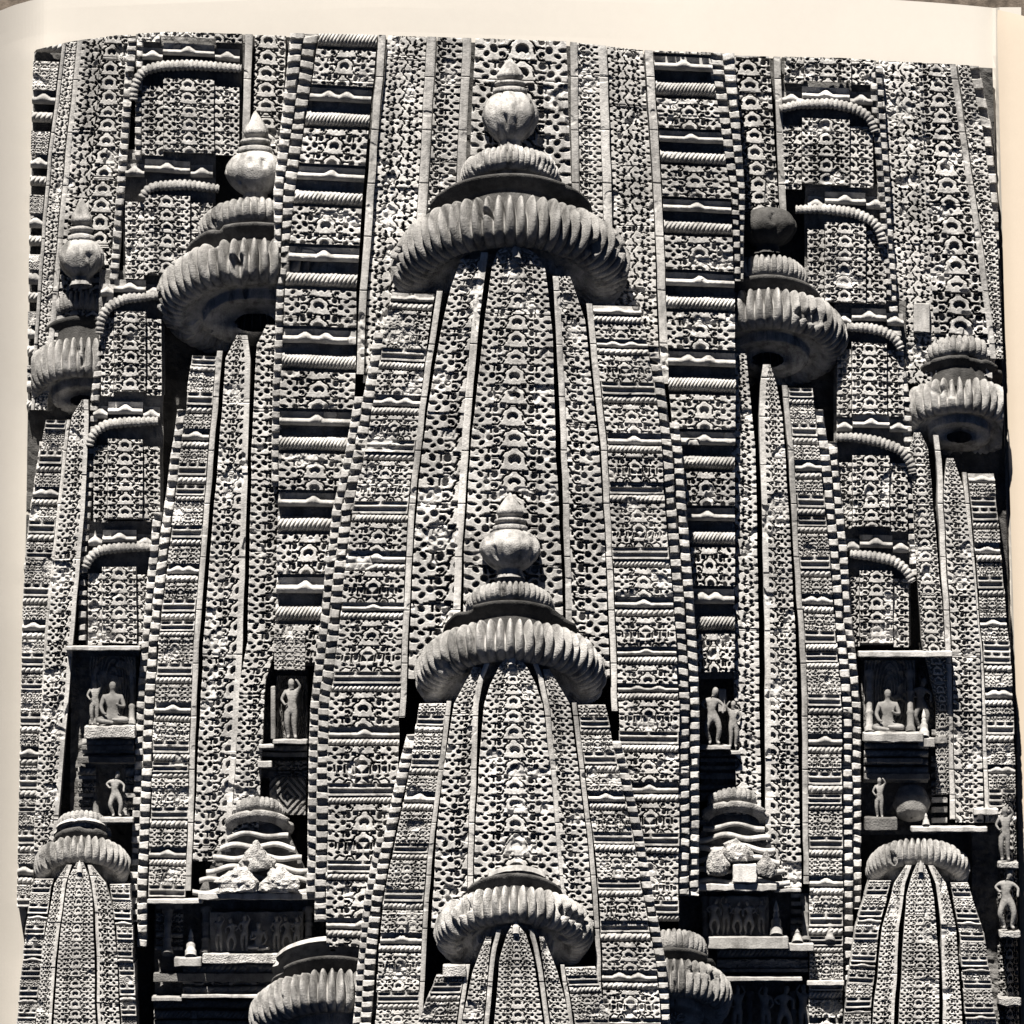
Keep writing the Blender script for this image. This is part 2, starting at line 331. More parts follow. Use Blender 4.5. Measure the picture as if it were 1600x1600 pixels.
# ------------------------------------------------------------------ turned stones (seen from below: the axis leans back)
TH = math.radians(29); DSIN = math.sin(TH)-math.sin(math.radians(15.5))
def turned(T, name, cx, cy, dc, prof, squash=1.0, ribs=0, amp=.12, nphi=None, m=None, seed=0, chip=1.0, sharp=.55, phase=.0, flute=0, th=TH):
    """prof: list of (radius, height) in px, height up; cy = image y of the axis at height 0"""
    nphi = nphi or (ribs*10 if ribs else 96)
    ph = np.linspace(0, 2*math.pi, nphi, endpoint=False)
    pr = np.array(prof, float)
    # resample the profile
    seg = np.concatenate([[0], np.cumsum(np.hypot(np.diff(pr[:, 0]), np.diff(pr[:, 1])))])
    n = max(8, int(seg[-1]/2.6)); q = np.linspace(0, seg[-1], n)
    r = np.interp(q, seg, pr[:, 0]); z = np.interp(q, seg, pr[:, 1])
    PH, Rr = np.meshgrid(ph, r); _, Z = np.meshgrid(ph, z)
    if ribs:
        rb = np.abs(np.cos((PH+phase)*ribs/2))**sharp
        rmax = r.max(); out = np.clip((Rr/rmax-.60)/.12, 0, 1)
        dz = amp*(1-rb)*out*(.25+1.15*np.clip((Z-z.min())/(z.max()-z.min())*1.5-.25, 0, 1))
        jit = 1+.03*(LAT[(np.floor((PH+phase)/(2*math.pi)*ribs+.5)).astype(int) % 256, 5+seed]-.5)
        Rr = Rr*(1-dz)*jit; Z = Z*(1-dz*1.2)
    if flute: Rr = Rr*(1-.13*(1-np.abs(np.cos(PH*flute/2+.6))**.6))*(1+.04*np.sin(PH*2+1))
    a = vnoise(PH*90, Z, 26, 20+seed); b = vnoise(PH*60+50, Z, 9, 21+seed)
    broken = np.clip((a-.78)/.06, 0, 1)*chip
    Rr = Rr*(1-.10*broken) + (b-.5)*1.6*chip
    x = Rr*np.sin(PH); yd = Rr*np.cos(PH)*squash            # yd toward camera
    yf = yd + ((Rr-.74*r.max())*(1-squash)*np.cos(PH) if ribs else 0)     # rounded section, not a flattened one
    px = cx+x; py = cy - (Z*math.cos(th) + yd*math.sin(th)/max(squash, .01)*.98)
    dd = dc + yf*math.cos(th) - Z*math.sin(th)*.6
    P = T.pts(px.ravel(), py.ravel(), dd.ravel()); nv = len(r)
    aidx = np.arange(nv*nphi).reshape(nv, nphi); bn = np.roll(aidx, -1, axis=1)
    F = np.stack([aidx[:-1], bn[:-1], bn[1:], aidx[1:]], -1).reshape(-1, 4)
    o = link(name, fastmesh(name, P, F), m or M_CROWN, T.o, smooth=True)
    o.data.flip_normals()
    if (px.max() > 1550) or px.min() < 60:                    # stones cut by the field edge
        bm = bmesh.new(); bm.from_mesh(o.data)
        for co, no in ((Vector(T.pts(np.array(1568.), np.array(600.), np.array(0.))), Vector((1, 0, 0))),
                       (Vector(T.pts(np.array(47.), np.array(600.), np.array(0.))), Vector((-1, 0, 0)))):
            bmesh.ops.bisect_plane(bm, geom=bm.verts[:]+bm.edges[:]+bm.faces[:], plane_co=co, plane_no=no, clear_outer=True)
        bm.to_mesh(o.data); bm.free()
    return o
def cushion(R, h, inner=.52, n=18):
    """profile of the ribbed cushion: from the top inner edge over the rim to the underside"""
    P = [(R*inner, h*.86)]
    rc = R*.74; rr = R-rc
    for i in range(20):
        a = math.radians(98-196*i/19); P.append((R*.77+R*.23*math.cos(a), h*.06+h*(.92 if a > 0 else 1.0)*math.sin(a)))
    P += [(R*.70, -h*.80), (R*.64, -h*.62), (R*.52, -h*.62), (R*.50, -h*1.05), (R*.2, -h*1.05)]
    return P
def crown(T, cx, dc, ring, disc=None, small=None, pot=None, tip=None, sq=.5, ribs=58, amp=.16, seed=0, flute=0, chip=1.0, potm=None, potd=8):
    y, R, h = ring
    y = y+R*DSIN*.62; h = h*.9
    a = turned(T, 'ribbed_cushion', cx, y, dc, cushion(R, h), sq, ribs, amp*1.5, seed=seed, chip=chip)
    if disc:
        yd, Rd = disc; yd += Rd*DSIN
        turned(T, 'cap_disc', cx, yd, dc, [(Rd*.5, 5), (Rd*.97, 1), (Rd, -2), (Rd*.97, -5), (Rd*.72, -9), (Rd*.70, -h*.8), (Rd*.66, -h*1.3)], sq, m=M_STUB, seed=seed+1)  # underside shade painted in: whole disc near-black
    if small:
        ys_, Rs, hs = small; ys_ += Rs*DSIN
        turned(T, 'upper_cushion', cx, ys_, dc, cushion(Rs, hs), sq, int(ribs*.8), .10, seed=seed+2, chip=.5)
    if pot:
        yp, rx, ry = pot
        P = [(rx*.3, ry*1.0)]
        for i in range(15):
            t = math.radians(72-140*i/14); P.append((rx*math.cos(t)**.72*(1-.22*max(0, -math.sin(t))), ry*(math.sin(t)*.98+.02)))
        P += [(rx*.42, -ry*1.08), (rx*.5, -ry*1.3)]
        turned(T, 'water_pot', cx, yp, dc+potd, P, .9, 0, m=potm or M_POT, seed=seed+3, chip=1.2, flute=flute, th=.2)
        if tip:
            H = (yp-ry)-tip; k = rx*.46; b = ry*1.0
            turned(T, 'finial', cx, yp, dc+potd, [(1, b+H), (k*.35, b+H*.86), (k*.8, b+H*.62), (k, b+H*.46), (k*.86, b+H*.38), (k*.6, b+H*.36), (k*.62, b+H*.3),
                   (k*1.12, b+H*.27), (k*1.12, b+H*.2), (k*.75, b+H*.17), (k*.8, b+H*.12), (k*1.25, b+H*.08), (k*1.25, b-2), (k*.5, b-4)], .9, 0, m=M_POT, seed=seed+4, chip=.4, th=.2)
def tipstone(T, cx, yt, yb, wdt, d):
    """small pointed leaf closing the top of a centre band"""
    turned(T, 'leaf_tip', cx, yb, d, [(.5, yb-yt), (wdt*.3, (yb-yt)*.7), (wdt*.5, (yb-yt)*.35), (wdt*.42, 0), (wdt*.5, -4)], .7, nphi=24, m=M_PLAIN, chip=0)

def boxpart(T, name, x0, x1, y0, y1, d0, d1, m=None, bev=1.2, rough=1.2, parent=None, tilt=0):
    """a dressed stone with softened, slightly worn edges"""
    bm = bmesh.new(); bmesh.ops.create_cube(bm, size=2)
    nx = max(1, int((x1-x0)/9)); ny = max(1, int((y1-y0)/9))
    cx, cy, cdp = (x0+x1)/2, (y0+y1)/2, (d0+d1)/2
    for v in bm.verts: v.co = Vector((v.co.x*(x1-x0)/2, v.co.y*(d1-d0)/2, v.co.z*(y1-y0)/2))
    bmesh.ops.bevel(bm, geom=bm.edges[:], offset=min(bev, (x1-x0)*.3, (y1-y0)*.3, (d1-d0)*.3), segments=1, affect='EDGES')
    bmesh.ops.subdivide_edges(bm, edges=[e for e in bm.edges if e.calc_length() > 12], cuts=min(12, max(1, int(max(x1-x0, y1-y0)/12))), use_grid_fill=True)
    for v in bm.verts:
        px, py = v.co.x+cx, cy-v.co.z
        k = rough*(mnoise.noise(Vector((px/7, py/7, v.co.y/9)))); k2 = rough*mnoise.noise(Vector((px/6+50, py/6, v.co.y/9)))
        P = T.pts(np.array(px+k2*.5), np.array(py+k+tilt*v.co.x), np.array(cdp-v.co.y)); v.co = Vector(P)
    me = bpy.data.meshes.new(name); bm.to_mesh(me); bm.free()
    return link(name, me, m or M_PLAIN, parent or T.o)

def ribtube(T, name, path, rad, pitch, d, m=None, back=26):
    """curved ribbed eave roll along a path of (x, y)"""
    P = np.array(path, float); seg = np.concatenate([[0], np.cumsum(np.hypot(*np.diff(P, axis=0).T))])
    n = int(seg[-1]/1.4); q = np.linspace(0, seg[-1], n)
    # smooth path
    x = np.interp(q, seg, P[:, 0]); y = np.interp(q, seg, P[:, 1])
    kern = np.ones(15)/15; xp = np.pad(x, 7, mode='edge'); yp = np.pad(y, 7, mode='edge'); x = np.convolve(xp, kern, 'valid'); y = np.convolve(yp, kern, 'valid')
    tx = np.gradient(x); ty = np.gradient(y); ln = np.hypot(tx, ty)+1e-6; nx, ny = ty/ln, -tx/ln     # image normal pointing up
    a = np.radians(np.linspace(-20, 230, 13)); A, Q = np.meshgrid(a, q)
    rb = np.abs(np.sin(Q*math.pi/pitch))**.55; rr = rad*(1-.42*(1-rb))*np.clip(.55+.45*np.sin(np.pi*np.clip(Q/seg[-1], .04, .96)), .5, 1)**.5
    up = np.cos(A-math.pi/2-.3)*0 + np.sin(A); fr = np.cos(A)
    offn = rr*np.sin(A-.6)*1.15; offd = rr*np.cos(A-.6)*1.2
    px = x[:, None]+nx[:, None]*offn; py = y[:, None]+ny[:, None]*offn; dd = d+offd
    ext = lambda a: np.concatenate([a[:, :1], a, a[:, -1:]], 1)
    px = ext(px); py = ext(py); dd = ext(dd); dd[:, 0] = d-46; dd[:, -1] = d-46
    V = T.pts(px.ravel(), py.ravel(), dd.ravel())
    F = gridfaces(*px.shape)
    return link(name, fastmesh(name, V, F), m or M_PLAIN, T.o, smooth=True)

# ================================================================== PAGE AND TABLE
def structure(name, me, m):
    o = link(name, me, m, None); o['kind'] = 'structure'; return o
me = bpy.data.meshes.new('table_top'); me.from_pydata([(-12, 1.2, -12), (12, 1.2, -12), (12, 1.2, 12), (-12, 1.2, 12)], [], [(0, 1, 2, 3)])
structure('table_top', me, M_WOOD)
pg = Thing('book_page', 'cream book page with wide blank margin round the carved temple picture', 'page', 800, 1650, 0)
def sheet(T, name, xs, topf, botf, zf, m, ny=90, thick=6):
    X, Vv = np.meshgrid(xs, np.linspace(0, 1, ny)); t = topf(X); Yp = t+(botf-t)*Vv
    Z = zf(X, Yp); n = X.size
    F = gridfaces(*X.shape)
    V = np.concatenate([T.pts(X.ravel(), Yp.ravel(), Z.ravel()), T.pts(X.ravel(), Yp.ravel(), Z.ravel()-thick)])
    a = np.arange(n).reshape(X.shape)
    ring = np.concatenate([a[0, :], a[1:, -1], a[-1, -2::-1], a[-2:0:-1, 0]]); rn = np.roll(ring, -1)
    S = np.stack([ring, rn, rn+n, ring+n], -1)
    F = np.concatenate([F, F[:, ::-1]+n, S])
    return link(name, fastmesh(name, V, F), m, T.o, smooth=False)
ptop = lambda x: np.interp(x, [-80, 0, 20, 45, 80, 600, 1380, 1480, 1556], [40, 16, 7, -1, -8, -30, -4, 3, 10])
pz = lambda x, y: -46 + 24*np.clip((x-Redge(y)-3)/6, 0, 1) + 115*np.clip((70-x)/150, 0, 1)**1.6 - 6*np.clip((x-1520)/40, 0, 1)**2 + 3*np.exp(-((x-400)/500)**2)*np.clip((60-y)/60, 0, 1)
sheet(pg, 'paper_sheet', np.concatenate([np.linspace(-90, 120, 40), np.linspace(130, 1500, 30), np.linspace(1505, 1597, 20)]), ptop, 1680, pz, M_PAPER)
fp = Thing('facing_page', 'warm cream edge of the facing page curving up beside the gutter', 'page', 1640, 1650, 0)
GX = lambda y: np.interp(y, [0, 20, 500, 1100, 1640], [1552, 1558, 1572, 1590, 1599])
def facing():
    ny = 90; v = np.linspace(14, 1680, ny); s = np.linspace(0, 1, 18)
    S, Y = np.meshgrid(s, v); x0 = np.interp(Y, [14, 40, 500, 1100, 1640], [1560, 1559, 1571, 1589, 1597]); X = x0+S*(1720-x0)
    Z = -24 + 30*np.clip((X-x0)/46, 0, 1)**.7
    Y = Y + np.where(Y < 20, (X-x0)*.28, 0)
    me = fastmesh('paper_sheet', fp.pts(X.ravel(), Y.ravel(), Z.ravel()), gridfaces(*X.shape))
    link('paper_sheet', me, M_PAPER2, fp.o, smooth=True)
facing()

# ================================================================== MAIN TOWER WALL (behind everything)
main = Thing('temple_tower', 'huge lattice-carved stone tower wall rising behind all the smaller spires', 'tower', 800, 1640, 40)
relief(main, 'rear_masonry', [(0, 20, 1620), (1700, 10, 1640)], 40, 1650, roughh(6), -33, step=7, skirt=10, tilt=0, m=M_STUB)  # near-black colour stands in for shade in the gaps
TOPY = 30
main.sk = 90
# centre lattice bands behind the big crown
DM = 118
C = [(60, 743, 884), (300, 733, 893), (500, 728, 900)]
carved(main, C, TOPY, 420, DM)
for pts_, w_ in (([(60, 730), (300, 720), (500, 712)], 13), ([(60, 675), (330, 660), (520, 648)], 14), ([(60, 598), (300, 580), (500, 566), (600, 563)], 11)):
    fillet(main, pts_, w_, TOPY, 585, DM-4)
carved(main, [(60, 684, 723), (280, 671, 713), (460, 662, 704)], TOPY, 430, DM-8, *SIDEW)
flora(main, [(60, 607, 667), (330, 583, 652), (600, 568, 640)], TOPY, 600, DM-14, mirror=True)
for pts_, w_ in (([(60, 896), (300, 899), (500, 904)], 11), ([(60, 940), (330, 949), (520, 955)], 13), ([(60, 1012), (300, 1026), (500, 1035), (610, 1038)], 12)):
    fillet(main, pts_, w_, TOPY, 600, DM-4)
carved(main, [(60, 901, 934), (280, 906, 940), (460, 912, 946)], TOPY, 440, DM-8, *SIDEW)
flora(main, [(60, 948, 1003), (330, 957, 1020), (600, 966, 1030)], TOPY, 600, DM-14)
# rope-course columns left and right of the big spire
SEQA = [('G', 2.0), ('L', 22), ('x', 22), ('R', 24), ('x', 12)]
DA = 116
AL = [(40, 503, 592), (300, 463, 568), (450, 447, 558), (600, 440, 556), (800, 436, 545), (1040, 430, 500)]
AR = [(40, 1018, 1102), (300, 1034, 1140), (450, 1040, 1146), (600, 1043, 1148), (800, 1062, 1146), (1000, 1080, 1146), (1060, 1085, 1146)]
# courses read off the picture, top of each carved block
def coursesA(poly, tops, hb=58):
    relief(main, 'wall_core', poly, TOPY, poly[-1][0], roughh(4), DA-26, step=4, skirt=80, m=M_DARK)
    for i, t in enumerate(tops):
        n = tops[i+1] if i+1 < len(tops) else t+133
        jx = random.uniform(-1, 1); hb_ = (n-t)*.44
        ye = t+hb_
        if ye <= TOPY: pass
        R = hb_/2
        relief(main, 'carved_block', poly, max(t, 0), ye, jala(poly, t, R=R, rowoff=.5, dep=.38), DA+jx)
        if t+hb_+30 > poly[-1][0]: break
        relief(main, 'fillet', poly, ye+(n-t)*.04, ye+(n-t)*.21, ledgeh((n-t)*.17, random.choice([(0,), (.0,), (-.4, .2)]), .52), DA+3, m=M_PLAIN, wear=.3)
        hr = (n-t)*.20; yr = ye+(n-t)*.33
        if yr+hr < poly[-1][0]: relief(main, 'rope_moulding', poly, yr, yr+hr, rope(hr, random.choice([5.5, 6, 6.8]), rad=hr*.72), DA+2, m=M_PLAIN, wear=.4)
coursesA(AL, [-52, 82, 205, 327, 455, 582, 710, 835, 975])
coursesA(AR, [30, 158, 262, 372, 490, 618, 738, 855, 990])
for ph, pl_, dl in ((0., [(40, 479, 500), (300, 445, 462), (450, 438, 446)], -3), (.5, [(40, 456, 478), (300, 429, 444), (450, 430, 437)], -8)):
    relief(main, 'slab_edge', pl_, TOPY, 430, slabs(19, ph), DA+dl, skirt=34, wear=.35)
slabcol(main, [(400, 441), (600, 434), (760, 431)], 12, 430, 760, DA-8, 19, .3)
for ph, pl_, dl in ((0., [(80, 1103, 1126), (300, 1141, 1153), (470, 1147, 1157)], -3), (.5, [(80, 1127, 1146), (300, 1153, 1163), (470, 1156, 1160)], -8)):
    relief(main, 'slab_edge', pl_, 60, 440, slabs(18, ph), DA+dl-4, skirt=34, wear=.35)
# horseshoe columns outside the rope columns
carved(main, [(60, 1132, 1200), (200, 1150, 1209), (330, 1162, 1218)], 60, 345, 30, -1.05, 1.25, dep=.45)
fillet(main, [(60, 1213), (330, 1224)], 10, 60, 330, 30)
carved(main, [(40, 398, 446), (250, 392, 440), (420, 385, 436)], TOPY, 420, 20, -1.1, .8, mirror=True, dep=.45)
fillet(main, [(40, 389), (180, 385), (260, 383)], 11, TOPY, 250, 34)

# stepped wall panels with curved eave rolls, left and right
def panelwall(T, items, d, mir):
    for (x0, x1, yt, yb, arc, led) in items:
        wd = x1-x0
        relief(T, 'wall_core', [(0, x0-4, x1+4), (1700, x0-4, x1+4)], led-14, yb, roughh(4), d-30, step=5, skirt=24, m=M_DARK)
        a = x0+wd*.22; b = x0+wd*.74
        R = 21
        for (l, r, off, dy, q) in ((x0, a-1, -9, 10, -.9), (a, b, 0, 0, 0), (b+1, x1, -9, 12, .9)):
            if r-l < 14: continue
            pl = [(0, l, r), (1700, l, r)]; hw = (r-l)/R/2
            relief(T, 'carved_block', pl, yt+dy, yb-random.uniform(0, 4)+dy*.4, jala(pl, yt, max(-2, -hw+q*.9), min(2, hw+q*.9), R=R, dep=.42), d+off)
            relief(T, 'fillet', pl, led+dy*.6, led+20+dy*.6, ledgeh(20, ((0,) if wd > 60 else (.3,)), .46), d+off+1, m=M_PLAIN, wear=.3)
        if arc[-1][1] > 60: ribtube(T, 'eave_roll', arc, 8.2, 7.4, d-4, m=M_ROLL)
        # dark soffit behind the roll
LW = Thing('side_wall', 'stepped carved wall with curved ribbed eaves left of the big spire', 'wall', 200, 1010, 30, 'stepped side walls')
panelwall(LW, [
    (215, 378, -30, 62, [(205, -30), (230, -45), (370, -45)], -60),
    (222, 374, 124, 240, [(209, 160), (211, 135), (222, 112), (250, 104), (300, 102), (380, 108)], 68),
    (196, 332, 305, 432, [(222, 312), (226, 300), (240, 292), (290, 289), (345, 296)], 250),
    (158, 252, 486, 615, [(156, 525), (158, 500), (170, 480), (195, 467), (250, 462)], 437),
    (146, 250, 686, 812, [(140, 700), (145, 678), (165, 664), (200, 660), (250, 658)], 628),
    (138, 240, 886, 1008, [(133, 890), (140, 872), (155, 860), (190, 856), (238, 855)], 828),
], 40, 1)
slabcol(LW, [(60, 206), (250, 192), (430, 178), (600, 150), (850, 131), (1000, 128)], 13, 60, 1000, 30, 17, 0)
slabcol(LW, [(60, 218), (200, 216)], 10, 60, 250, 34, 17, .5)
RW = Thing('side_wall', 'stepped carved wall with curved ribbed eaves right of the big spire', 'wall', 1370, 1010, 30, 'stepped side walls')
panelwall(RW, [
    (1226, 1365, 40, 128, [(1220, 20), (1300, 20), (1360, 30)], -20),
    (1222, 1364, 186, 292, [(1215, 172), (1250, 163), (1300, 162), (1335, 170), (1358, 183), (1367, 208)], 136),
    (1262, 1384, 348, 474, [(1240, 328), (1290, 327), (1335, 333), (1365, 347), (1376, 365), (1379, 385)], 300),
    (1308, 1412, 536, 648, [(1320, 512), (1350, 512), (1380, 518), (1400, 530), (1408, 548)], 482),
    (1308, 1418, 712, 826, [(1303, 684), (1335, 684), (1370, 690), (1405, 702), (1422, 722), (1426, 742)], 648),
    (1322, 1420, 892, 1008, [(1325, 866), (1360, 869), (1395, 876), (1415, 890), (1426, 912)], 836),
], 40, -1)
slabcol(RW, [(100, 1372), (300, 1385), (480, 1396), (640, 1417), (850, 1427), (1000, 1434)], 13, 100, 900, 30, 17, 0)
slabcol(RW, [(60, 1360), (480, 1390)], 10, 100, 470, 36, 17, .5)

# flanks
FL = Thing('flank_wall', 'lattice-banded outer flank of the tower at the far upper left', 'wall', 100, 640, 20, 'outer flanks of the tower')
flora(FL, [(40, 130, 160), (250, 106, 142), (450, 92, 128), (560, 80, 116)], TOPY, 560, -8, xa=-1.28, xb=.1)
carved(FL, [(40, 161, 203), (250, 143, 192), (450, 129, 180), (560, 117, 160)], TOPY, 560, -6, -.75, 1.2, dep=.40)
fillet(FL, [(40, 126), (250, 104), (450, 86), (560, 76)], 8, TOPY, 560, -8)
flora(FL, [(40, 104, 121), (250, 78, 98), (450, 64, 81), (700, 50, 70)], TOPY, 640, -12, xa=-1.2, xb=0)
fillet(FL, [(40, 102), (250, 76), (450, 60), (700, 46)], 5, TOPY, 640, -10)
stack(FL, [(40, 50, 98), (250, 44, 72), (450, 38, 58), (700, 34, 46)], TOPY, 640, -12, [('L', 22), ('x', 10), ('R', 18), ('x', 14), ('G', 4.5)], skirt=20)
FR = Thing('flank_wall', 'lattice-banded outer flank of the tower at the far upper right', 'wall', 1480, 640, 20, 'outer flanks of the tower')
flora(FR, [(60, 1370, 1440), (300, 1392, 1452), (500, 1402, 1460), (600, 1405, 1462)], 60, 600, 6)
carved(FR, [(60, 1432, 1484), (300, 1447, 1520), (520, 1460, 1545), (640, 1465, 1555)], 60, 640, 10, -1.25, 1.25, dep=.45)
fillet(FR, [(60, 1484), (200, 1503), (400, 1533), (560, 1552)], 9, 60, 560, 12)
boxpart(FR, 'repair_block', 1428, 1453, 474, 519, -10, 16, tilt=.04)
carved(FR, [(60, 1492, 1506), (200, 1510, 1536), (400, 1539, 1560), (560, 1557, 1568)], 60, 560, 2, .4, 1.6)
slabcol(FR, [(60, 1515), (200, 1543), (400, 1560)], 16, 60, 560, -8, 30, .2)

# ================================================================== SPIRES
SEQ = [('H', 19), ('R', 15), ('G', 1.0), ('M', 2.0), ('H', 19), ('R', 15), ('G', 2.0), ('L', 18), ('R', 14), ('M', 2.0)]
def seqrot(k): return SEQ[k:]+SEQ[:k]
G_SP = 'subsidiary spires of the tower'

S1 = Thing('spire', 'tallest central spire, its ribbed crown carrying a fluted pot just below the page margin', 'spire', 800, 1640, 180, G_SP)
d1 = [(380, 206), (1000, 222), (1640, 230)]; off = lambda d, k: [(a, b-k) for a, b in d]
S1.sk = 110
crown(S1, 797, 132, (392, 188, 50), (303, 130), (257, 78, 20), (184, 47, 42), 86, ribs=60, seed=0, flute=7)
c1 = [(380, 796, 806), (396, 776, 838), (420, 768, 852), (520, 755, 863), (700, 736, 868), (850, 726, 876), (1100, 722, 884)]
carved(S1, c1, 388, 1060, d1, dep=.34)
tipstone(S1, 807, 372, 402, 15, 208)
l1 = [(400, 722, 752), (450, 705, 744), (520, 689, 735), (600, 675, 728), (700, 660, 722), (850, 647, 712), (1060, 638, 706)]
carved(S1, l1, 405, 1060, off(d1, 10), .30, 1.95, mirror=True, name='lattice_band')
fillet(S1, [(395, 757), (450, 749), (520, 741), (600, 734), (700, 727), (850, 717), (1060, 711)], 11, 395, 1050, off(d1, 8))
r1 = [(430, 870, 890), (500, 876, 914), (600, 881, 925), (700, 886, 936), (850, 890, 945), (1060, 896, 952)]
carved(S1, r1, 432, 1060, off(d1, 10), .36, 1.95)
fillet(S1, [(430, 868), (500, 872), (600, 877), (700, 881), (850, 886), (1060, 891)], 9, 432, 1050, off(d1, 8))
o1 = [(456, 612, 678), (600, 588, 660), (700, 572, 648), (800, 550, 637), (1000, 528, 628), (1110, 514, 624), (1640, 508, 620)]
fillet(S1, [(456, 687), (600, 665), (700, 653), (800, 643), (1000, 633), (1120, 629)], 9, 454, 1120, off(d1, 18))
stack(S1, o1, 458, 1478, off(d1, 20), [('L', 14), ('R', 15), ('G', 1.2)]+SEQ[3:]+SEQ)
p1 = [(478, 926, 1000), (600, 938, 1022), (700, 950, 1033), (850, 957, 1044), (1000, 963, 1055), (1100, 966, 1060), (1640, 978, 1060)]
fillet(S1, [(476, 921), (600, 933), (700, 944), (850, 951), (1000, 957), (1110, 960)], 9, 474, 1110, off(d1, 18))
stack(S1, p1, 478, 1440, off(d1, 20), [('L', 14), ('R', 15), ('G', 1.2), ('L', 14), ('R', 13)]+SEQ[3:]+SEQ)
e1 = [(456, 604), (600, 580), (700, 563), (800, 541), (1000, 519), (1110, 506), (1640, 498)]
slabcol(S1, e1, 18, 520, 1440, off(d1, 30), 19, 0.)
slabcol(S1, [(a, b-15) for a, b in e1], 15, 620, 1400, off(d1, 42), 19, .5)
e2 = [(478, 1008), (600, 1030), (700, 1041), (850, 1053), (1000, 1064), (1100, 1068), (1640, 1068)]
slabcol(S1, e2, 17, 540, 1400, off(d1, 30), 19, 0.2)
slabcol(S1, [(a, b+17) for a, b in e2], 15, 660, 1400, off(d1, 42), 19, .7)

S2 = Thing('spire', 'middle central spire with round pot and pointed finial, in front of the tallest one', 'spire', 800, 1640, 280, G_SP)
d2 = [(1020, 288), (1640, 306)]
S2.sk = 95
crown(S2, 797, 226, (1036, 150, 41), (964, 106), (934, 70, 17), (862, 48, 34), 768, ribs=54, seed=1)
carved(S2, [(1024, 795, 806), (1040, 780, 822), (1070, 766, 838), (1100, 757, 848), (1200, 748, 860), (1300, 743, 868), (1440, 738, 880)], 1026, 1440, d2, dep=.36)
tipstone(S2, 800, 1016, 1036, 12, 290)
carved(S2, [(1040, 740, 752), (1100, 710, 740), (1200, 693, 736), (1300, 683, 732), (1450, 674, 727)], 1042, 1450, off(d2, 9), .36, 1.95, mirror=True)
fillet(S2, [(1030, 763), (1060, 751), (1100, 744), (1200, 740), (1300, 737), (1450, 732)], 8, 1032, 1440, off(d2, 7))
carved(S2, [(1045, 848, 858), (1100, 859, 890), (1200, 868, 903), (1300, 875, 916), (1450, 885, 929)], 1046, 1450, off(d2, 9), .36, 1.95)
fillet(S2, [(1030, 834), (1060, 845), (1100, 854), (1200, 864), (1300, 871), (1450, 881)], 8, 1032, 1440, off(d2, 7))
stack(S2, [(1097, 656, 698), (1200, 641, 685), (1300, 621, 672), (1400, 600, 662), (1500, 591, 658), (1640, 584, 650)], 1100, 1640, off(d2, 18), [('G', 1.6), ('H', 16), ('R', 12)]+SEQ[2:])
fillet(S2, [(1097, 702), (1200, 689), (1300, 676), (1400, 667), (1500, 662), (1640, 655)], 7, 1096, 1640, off(d2, 16))
stack(S2, [(1100, 902, 945), (1200, 914, 966), (1300, 927, 988), (1400, 936, 1004), (1500, 941, 1024), (1640, 945, 1036)], 1102, 1640, off(d2, 18), [('G', 1.5), ('H', 16), ('R', 12)]+seqrot(3))
fillet(S2, [(1100, 897), (1200, 909), (1300, 921), (1400, 930), (1500, 935), (1640, 938)], 7, 1098, 1640, off(d2, 16))
slabcol(S2, [(1130, 648), (1200, 631), (1300, 609), (1400, 589), (1500, 578), (1640, 568)], 17, 1150, 1640, off(d2, 28), 17, 0)
slabcol(S2, [(1300, 596), (1400, 576), (1500, 565), (1640, 555)], 13, 1310, 1640, off(d2, 38), 17, .5)
slabcol(S2, [(1130, 954), (1200, 974), (1300, 996), (1400, 1013), (1500, 1033), (1640, 1043)], 15, 1160, 1640, off(d2, 28), 17, 0)

S3 = Thing('spire', 'lowest central spire with its ribbed crown cut off at the foot of the photo', 'spire', 800, 1650, 340, G_SP)
d3 = [(1440, 352), (1640, 356)]
S3.sk = 75
crown(S3, 803, 296, (1443, 125, 36), (1384, 78), None, None, None, ribs=48, seed=2)
turned(S3, 'cap_stone', 808, 1380, 300, [(5, 14), (40, 10), (50, 4), (52, -6)], .5, nphi=60, m=M_PLAIN)
carved(S3, [(1442, 802, 808), (1460, 792, 822), (1500, 781, 834), (1640, 768, 855)], 1446, 1640, d3, dep=.36)
tipstone(S3, 806, 1436, 1456, 11, 354)
carved(S3, [(1462, 760, 768), (1520, 738, 762), (1640, 712, 750)], 1464, 1640, off(d3, 8), .36, 1.95, mirror=True)
fillet(S3, [(1452, 779), (1480, 773), (1520, 767), (1640, 756)], 7, 1452, 1640, off(d3, 6))
carved(S3, [(1462, 842, 848), (1520, 851, 872), (1640, 867, 902)], 1464, 1640, off(d3, 8), .36, 1.95)
fillet(S3, [(1452, 829), (1480, 837), (1520, 845), (1640, 861)], 7, 1452, 1640, off(d3, 6))
stack(S3, [(1508, 690, 727), (1640, 636, 705)], 1526, 1640, off(d3, 16), [('D', .8), ('H', 17), ('R', 14), ('M', 2)])
fillet(S3, [(1508, 731), (1640, 711)], 6, 1508, 1640, off(d3, 14))
stack(S3, [(1508, 884, 930), (1640, 906, 962)], 1512, 1640, off(d3, 16), [('D', .9), ('H', 17), ('R', 14), ('G', 2)])
fillet(S3, [(1508, 879), (1640, 899)], 6, 1508, 1640, off(d3, 14))
boxpart(S3, 'repair_block', 692, 728, 1508, 1526, 300, 345, M_ROCK)

